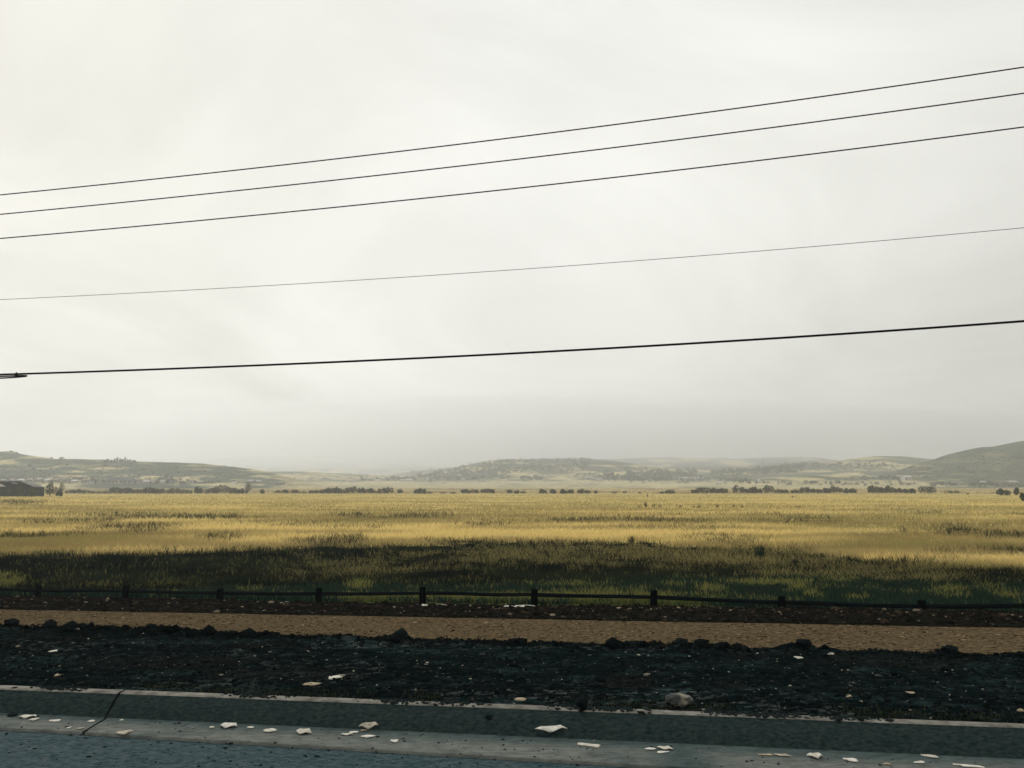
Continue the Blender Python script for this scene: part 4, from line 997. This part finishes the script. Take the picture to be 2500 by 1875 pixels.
# crumbs of soil on the kerb
n = 900
cx_ = rs.choice([-4.4, -1.05, -.5, .62, .9, 1.95, 2.3, 2.9, -2.4], n) + rs.normal(0, .14, n); tt_ = rs.uniform(0, 1, n)
yk = ly(topf, cx_) + (ly(topb, cx_) - ly(topf, cx_)) * (1 - tt_ ** 1.6 * 1.0) + .01; zk = .172 + 0 * tt_
s = np.clip(.011 * np.exp(rs.normal(0, .4, n)), .004, .03)
scatter('soil_crumbs', np.stack([cx_, yk, zk], -1), s * 1.6, s, s * .6, col((.014, .02, .02)) * rs.uniform(.7, 1.4, n)[:, None], rs, M['stone'], 'dark soil crumbs spilt over the kerb top', 'soil')

def surf(x, y, where):
    if where == 'gutter': return on_z(x, y, .006)
    if where == 'kerbtop': q = on_z(x, y, .165); return (q[0], q[1] + .03, .165)
    if where == 'road': return on_z(x, y, -.012)
    if where == 'verge':
        for zz in np.linspace(.35, -.05, 160):
            q = on_z(x, y, zz)
            if float(verge_z(np.array([q[0]]), np.array([q[1]]))[0]) >= zz: return q
        return q
    if where == 'bank': 
        a, b, c = ray(x, y)
        Ys = np.linspace(12, 30, 900); X_ = a / b * Ys; z_ = CAMZ + c / b * Ys
        g_ = ground(X_, Ys) + .01; i = int(np.argmax(g_ >= z_)); return (X_[i], Ys[i], z_[i])
    if where == 'crest':
        a, b, c = ray(x, y); k_ = a / b; Yc = crest[0] / (1 - crest[1] * k_) - .02; X_ = k_ * Yc
        return (X_, Yc, float(verge_z(np.array([X_]), np.array([Yc]))[0]) - .01)
    if where == 'face':
        for sfr in np.linspace(0, 1, 60):
            zz = .012 + .15 * sfr; q = on_z(x, y, zz); yy = ly(foot, q[0]) + (ly(topf, q[0]) - ly(foot, q[0])) * sfr
            if q[1] <= yy: return q
        return q
M['pale'] = mat('pale_stone', (.50, .475, .41), .85, vary=.30, spec=.1, scale=25, bump=.3, bscale=60)
M['boulder'] = mat('grey_boulder', (.045, .052, .048), .95, bump=.9, bscale=22, col2=(.22, .205, .16), scale=8, contrast=(.45, .55), bdist=.02)
M['pale2'] = mat('dirty_cream_stone', (.36, .33, .27), .9, vary=.4, scale=18, spec=.05)
M['pale3'] = mat('off_white_stone', (.56, .54, .49), .85, vary=.2, scale=30, spec=.1)
M['darkst'] = mat('dark_stone', (.012, .017, .018), 1, vary=.4, scale=25, spec=0)
M['clod'] = mat('soil_clod', (.004, .007, .007), 1, col2=(.014, .019, .02), scale=14, spec=0, bump=.8, bscale=40)
M['tanst'] = mat('tan_stone', (.33, .27, .18), .85, vary=.3, scale=25)
def stone(name, x, y, w, h, where, label, m='pale', kind='slab', tilt=0., group=None, rng=rs):
    """w, h: size in photo pixels; y is the row of the middle of the thing"""
    p = surf(x, y + h * .35, where); s = p[1] / F; W_ = w * s; dip = -math.atan2(p[2] - CAMZ, p[1])
    sd_ = math.sin(abs(dip)); H_ = h * s
    v0, f0 = I2; v = v0.copy()
    dpt = max(H_ / max(sd_, .2) * .75, .02); th = max(.006, H_ * .30)
    if kind == 'slab':       # flat chip with blunt corners
        v = np.sign(v) * np.abs(v) ** .6; v *= [W_ / 2, dpt / 2, th / 2]
        v[:, 0] += v[:, 1] * rng.uniform(-.6, .6); v[:, 1] *= 1 + .35 * np.sin(v[:, 0] / W_ * 5 + rng.uniform(0, 6))
        v += rng.normal(0, 1, v.shape) * [W_ * .025, dpt * .04, th * .10]
    elif kind == 'shard':    # pointed bent flake with raised tips
        v *= [W_ / 2, dpt / 2, th / 2]
        e_ = np.clip(1 - np.abs(v[:, 0]) / (W_ / 2), 0, 1) ** .8; v[:, 1] *= .15 + 1.1 * e_
        ph = rng.uniform(-.6, .6)
        v[:, 2] += H_ * .42 * np.sin(v[:, 0] / W_ * 6 + ph) ** 2 + th * .4
        v[:, 1] += W_ * .05 * np.sin(v[:, 0] / W_ * 9 + ph * 3)
        v += rng.normal(0, 1, v.shape) * [W_ * .01, dpt * .03, th * .06]
    elif kind == 'round':
        v = I3[0].copy(); f0 = I3[1]
        nn = fbm(v[:, 0] * 2 + 9, v[:, 1] * 2 + v[:, 2] * 1.7, 4, int(x)) - .5
        v = v * (1 + .42 * nn)[:, None]; v *= [W_ / 2, min(W_ * .36, H_ * 1.1), H_ * .44]
        v[:, 2] = np.where(v[:, 2] < 0, v[:, 2] * .6, v[:, 2]); v[:, 2] += H_ * .22
    elif kind == 'rock':
        v0, f0 = ico(4); d_ = v0
        nn = (fbm(d_[:, 0] * 1.3 + 4.7, d_[:, 1] * 1.3 + d_[:, 2] * 1.1 + 2, 3, 77) - .5) + .35 * (fbm(d_[:, 0] * 3.3 + 9, d_[:, 1] * 2.3 + d_[:, 2] * 3.1, 3, 78) - .5)
        v = np.sign(d_) * np.abs(d_) ** .85 * (1 + .55 * nn)[:, None]
        v[:, 0] *= 1 - .18 * np.clip(-v[:, 2], 0, 1); v *= [W_ / 2, W_ * .30, H_ * .52]
        v[:, 0] += v[:, 2] * .25; v[:, 2] -= .10 * v[:, 0] * (v[:, 2] > 0)
    elif kind == 'clod':
        v = I3[0].copy(); f0 = I3[1]; d_ = v.copy()
        nn = fbm(d_[:, 0] * 2.3 + 9, d_[:, 1] * 2.3 + d_[:, 2] * 3.1, 4, int(x), .7) - .5
        v = d_ * (1 + 1.5 * nn)[:, None]; v *= [W_ / 2, W_ * .35, H_ * .5]; v[:, 2] += H_ * .2
    lean = 0.0
    if where == 'face' and kind == 'shard':
        Xf = p[0]; lean = math.atan2(.15, float(ly(topf, Xf) - ly(foot, Xf))) * .8; v[:, 1] *= .55
        p = (p[0], p[1] - .03, p[2] + .01)
    zb = v[:, 2].min(); v[:, 2] -= zb + (th * .08 if kind in ('slab', 'shard') else H_ * .06)
    o = link(name, mesh(name, v, f0, smooth=kind != 'slab'), M[m], None, p)
    o.rotation_euler = (lean, 0, tilt); tag(o, label, 'stone' if name != 'soil_clod' else 'soil clod', group); return o
GS = 'pale chips lying in the gutter'
for (nm_, x, y, w, h, wh, m, kd, tl, lab) in [
    ('stone', 30, 1744, 24, 9, 'gutter', 'darkst', 'round', 0, 'dark round stone at the left end of the gutter'),
    ('stone_chip', 67, 1748, 46, 8, 'gutter', 'pale', 'shard', .05, 'long wavy pale chip right beside the dark round stone'),
    ('stone_chip', 82, 1755, 17, 7, 'gutter', 'pale', 'slab', .1, 'small pale chip just below the long wavy one'),
    ('stone_chip', 134, 1758, 28, 5, 'gutter', 'pale', 'slab', 0, 'thin straight pale chip left of the kerb joint'),
    ('stone_chip', 224, 1759, 16, 5, 'gutter', 'pale', 'slab', -.3, 'small pale chip lying on the upper end of the gutter joint'),
    ('stone_chip', 168, 1776, 9, 3.5, 'gutter', 'pale', 'slab', .3, 'tiny pale chip at the lower end of the gutter joint'),
    ('stone_chip', 196, 1777, 13, 5, 'gutter', 'pale', 'slab', 0, 'tiny pale chip just right of the lower end of the joint'),
    ('stone_chip', 306, 1785, 34, 10, 'gutter', 'pale', 'slab', .95, 'slanting pale chip close to the asphalt edge'),
    ('stone_chip', 297, 1757, 9, 4, 'gutter', 'pale', 'slab', 0, 'faint tiny chip above the slanting one at the kerb foot'),
    ('stone_chip', 517, 1775, 12, 6, 'gutter', 'pale', 'round', 0, 'small round pale stone left of the pointed flake'),
    ('stone_chip', 558, 1770, 46, 12, 'gutter', 'pale', 'shard', -.1, 'pointed pale flake, left one of the two large flakes'),
    ('stone_chip', 611.5, 1775, 17, 4, 'gutter', 'pale', 'slab', 0, 'thin pale sliver right of the left large flake'),
    ('stone_chip', 658.6, 1781, 27, 9, 'gutter', 'pale', 'slab', -.3, 'thick oval pale chip between the two large flakes'),
    ('stone_chip', 742, 1784, 41, 14, 'gutter', 'pale', 'shard', -.25, 'pointed pale flake, right one of the two large flakes'),
    ('stone_chip', 901, 1769, 48, 13, 'face', 'pale', 'shard', .15, 'wing shaped pale flake lying at the foot of the kerb face'),
    ('stone_chip', 889, 1782, 16, 4, 'gutter', 'tanst', 'slab', 0, 'faint greyish chip under the wing shaped flake'),
    ('stone_chip', 864, 1786.5, 23, 4, 'gutter', 'pale', 'slab', .2, 'thin sliver, upper one of the pair under the wing shaped flake'),
    ('stone_chip', 847, 1792, 32, 5, 'gutter', 'pale', 'shard', 0, 'thin sliver, lower one of the pair under the wing shaped flake'),
    ('stone_chip', 899, 1796, 32, 6, 'gutter', 'pale', 'slab', 0, 'flat pale chip right of the two slivers'),
    ('stone_chip', 962.6, 1807, 20, 7, 'gutter', 'pale', 'slab', -.3, 'single small oval chip right of the flat one'),
    ('stone_chip', 1344, 1777, 80, 12, 'face', 'pale', 'shard', .1, 'largest cream flake with raised tips at the kerb foot'),
    ('stone_chip', 1437, 1817, 54, 9, 'gutter', 'pale', 'slab', -.35, 'long stick shaped pale chip right of the largest flake'),
    ('stone_chip', 1588, 1827, 24, 5, 'gutter', 'pale', 'slab', -.2, 'thin chip left of the stacked pair'),
    ('stone_chip', 1625, 1825, 42, 8, 'gutter', 'pale', 'shard', -.3, 'wide pale flake, upper one of the stacked pair'),
    ('stone_chip', 1619, 1835, 30, 5, 'gutter', 'pale', 'slab', .1, 'flat pale chip, lower one of the stacked pair'),
    ('stone_chip', 1869, 1842, 34, 4, 'gutter', 'tanst', 'slab', 0, 'greyish thin chip left of the bent chip'),
    ('stone_chip', 1911, 1843, 44, 6, 'gutter', 'pale', 'shard', -.3, 'bent thin chip left of the peaked flake'),
    ('stone_chip', 1990, 1843.5, 39, 12, 'gutter', 'pale', 'shard', 0, 'peaked pale flake like a small tent in the gutter'),
    ('stone_chip', 2076.6, 1853, 32, 9, 'gutter', 'pale', 'slab', -.4, 'slanting pale chip right of the peaked flake'),
    ('stone_chip', 2267, 1843, 38, 8, 'gutter', 'pale', 'slab', -.35, 'slanting chip near the kerb foot at lower right'),
    ('stone_chip', 2244, 1860, 28, 5, 'gutter', 'pale', 'slab', .1, 'small chip below the slanting one at lower right'),
    ('stone_chip', 2165, 1864, 17, 5, 'gutter', 'tanst', 'slab', 0, 'dull small chip at the bottom edge left of the lower right group'),
    ('stone_chip', 2337, 1866, 20, 4, 'gutter', 'pale', 'slab', 0, 'short chip at the bottom edge left of the last long one'),
    ('stone_chip', 2374, 1869, 50, 7, 'gutter', 'pale', 'slab', -.2, 'last long pale chip at the bottom right edge'),
    ('boulder', 1661, 1716, 66, 30, 'kerbtop', 'boulder', 'rock', -.12, 'large mottled boulder resting on the kerb'),
    ('stone', 1271, 1707, 29, 9, 'verge', 'tanst', 'round', 0, 'tan stone behind the kerb left of the boulder'),
    ('stone', 820, 1651, 38, 9, 'verge', 'pale', 'slab', .5, 'pale slanting slab on the dark verge left of centre'),
    ('stone', 762, 1668, 40, 8, 'verge', 'tanst', 'slab', 0, 'dull beige flat stone below the slanting slab on the verge'),
    ('stone', 132, 1588, 20, 5, 'verge', 'pale', 'slab', .3, 'pale thin stone high on the verge at the left'),
    ('stone', 141, 1646, 15, 6, 'verge', 'tanst', 'slab', -.4, 'small tan stone low on the verge at the left'),
    ('stone', 750, 1590, 9, 5, 'verge', 'tanst', 'round', 0, 'tiny yellowish stone high on the verge left of centre'),
    ('stone', 1950.6, 1604, 19, 5.5, 'verge', 'pale', 'slab', .1, 'white stone just under the crest of the verge, left of two'),
    ('stone', 2028.6, 1595, 14, 5, 'verge', 'pale', 'slab', 0, 'white stone just under the crest of the verge, right of two'),
    ('stone', 2222, 1689, 20, 6, 'verge', 'tanst', 'slab', 0, 'greyish stone in the middle of the verge at the right'),
    ('stone', 2072, 1698, 14, 6, 'verge', 'tanst', 'slab', 0, 'yellowish small stone in the middle of the right verge'),
    ('stone', 2492, 1734, 16, 11, 'verge', 'tanst', 'round', 0, 'tan stone at the right edge behind the kerb'),
    ('stone', 1030, 1476, 29, 7, 'bank', 'pale', 'slab', .1, 'pale flat stone at the foot of the middle fence post'),
    ('stone', 1076, 1476, 28, 5.5, 'bank', 'pale', 'slab', 0, 'pale flat stone right of the one at the middle fence post'),
    ('stone', 1263, 1479, 76, 9, 'bank', 'pale', 'slab', 0, 'longest white flat stone beside the sixth fence post'),
    ('stone', 695, 1470, 18, 4, 'bank', 'pale', 'slab', 0, 'small white stone left of the fourth fence post')]:
    stone(nm_, x, y, w, h, wh, lab, ['pale', 'pale3', 'pale2', 'pale3', 'pale'][int(x * 7) % 5] if m == 'pale' else m, kd, tl, GS if wh == 'gutter' and m == 'pale' else None)
for (x, y, w, h, lab) in [(122, 1524, 46, 28, 'largest dark clod on the crest of the verge at the left'), (28, 1530, 50, 22, 'broad dark clod at the left end of the verge crest'), (1507, 1556, 34, 18, 'dark clod on the crest right of centre, left of the big one'), (1657, 1560, 44, 16, 'low dark clod on the verge crest between two others'),
                    (1964, 1568, 52, 26, 'big dark rounded clod on the verge crest at the right'), (2318, 1588, 48, 24, 'dark rounded clod near the right end of the verge crest'), (568, 1546, 30, 12, 'small dark clod on the crest left of centre')]:
    stone('soil_clod', x, y, w * .65, h * .68, 'crest', lab, 'clod', 'clod', 0, 'dark clods along the crest of the verge')
for (x, y, w, h, lab) in [(1422, 1728, 24, 30, 'dark clod clinging to the kerb left of the boulder'), (1194, 1752, 16, 11, 'small dark clod on the kerb face near the centre')]:
    stone('soil_clod', x, y, w, h, 'face', lab, 'clod', 'clod', 0, 'dark clods on the kerb face')

# weeds along the kerb and on the crest of the verge
rw = np.random.default_rng(61)
n = 2600
X = rw.uniform(-6, 5.2, n); cl_ = fbm(X * 1.3, X * 0 + 2, 3, 90); keep = rw.uniform(0, 1, n) < sstep(.42, .62, cl_); X = X[keep]; n = len(X)
Y = ly(topb, X) + .03 + np.abs(rw.normal(0, .12, n)); z = verge_z(X, Y)
c1 = (col((.030, .042, .022)) + col((.05, .045, .02)) * rw.uniform(0, 1, n)[:, None]) * rw.uniform(.4, 1.2, n)[:, None]
v, f, c = blades(np.stack([X, Y, z], -1), rw.uniform(.012, .05, n), np.full(n, .0035), .9, c1 * .5, c1, rw)
o = link('kerbside_weeds', mesh('kerbside_weeds', v, f, c), M['weed']); tag(o, 'sparse dark weeds along the back of the kerb', 'weeds', kind='stuff')
n = 5000
X = rw.uniform(-7.5, 7, n); Y = ly(crest, X) + rw.normal(-.05, .10, n); z = verge_z(X, Y); k = fbm(X * 3, X * 0, 3, 91)
c1 = col((.006, .009, .009)) * rw.uniform(.6, 1.8, n)[:, None]
v, f, c = blades(np.stack([X, Y, z], -1), rw.uniform(.008, .022, n) * (1 + 1.2 * sstep(.5, .7, k)), np.full(n, .004), .9, c1, c1, rw)
o = link('crest_weeds', mesh('crest_weeds', v, f, c), M['weed']); tag(o, 'short dark weeds along the ragged crest of the verge', 'weeds', kind='stuff')
# grass foot along the fence
n = 9000
X = rw.uniform(-19, 14, n); Y = ly(fence, X) + rw.uniform(.12, .75, n); z = ground(X, Y); px, py = pix(X, Y, z); k = fbm(X * .8, Y * .8, 3, 92)
br = (sstep(800, 880, px) * (1 - sstep(1650, 1800, px)) * .8 + .12) * sstep(.3, .5, k)
c1 = np.where((rw.uniform(0, 1, n) < br)[:, None], LIME, GREEN * 1.5) * rw.uniform(.5, 1.4, n)[:, None]
v, f, c = blades(np.stack([X, Y, z], -1), rw.uniform(.05, .22, n), np.full(n, .012), .5, c1 * .5, c1, rw)
o = link('fence_foot_grass', mesh('fence_foot_grass', v, f, c), M['blade']); tag(o, 'short grass growing along the fence foot', 'grass', kind='stuff')
print('TRIS', sum(len(m_.loops) - 2 * len(m_.polygons) for m_ in bpy.data.meshes))
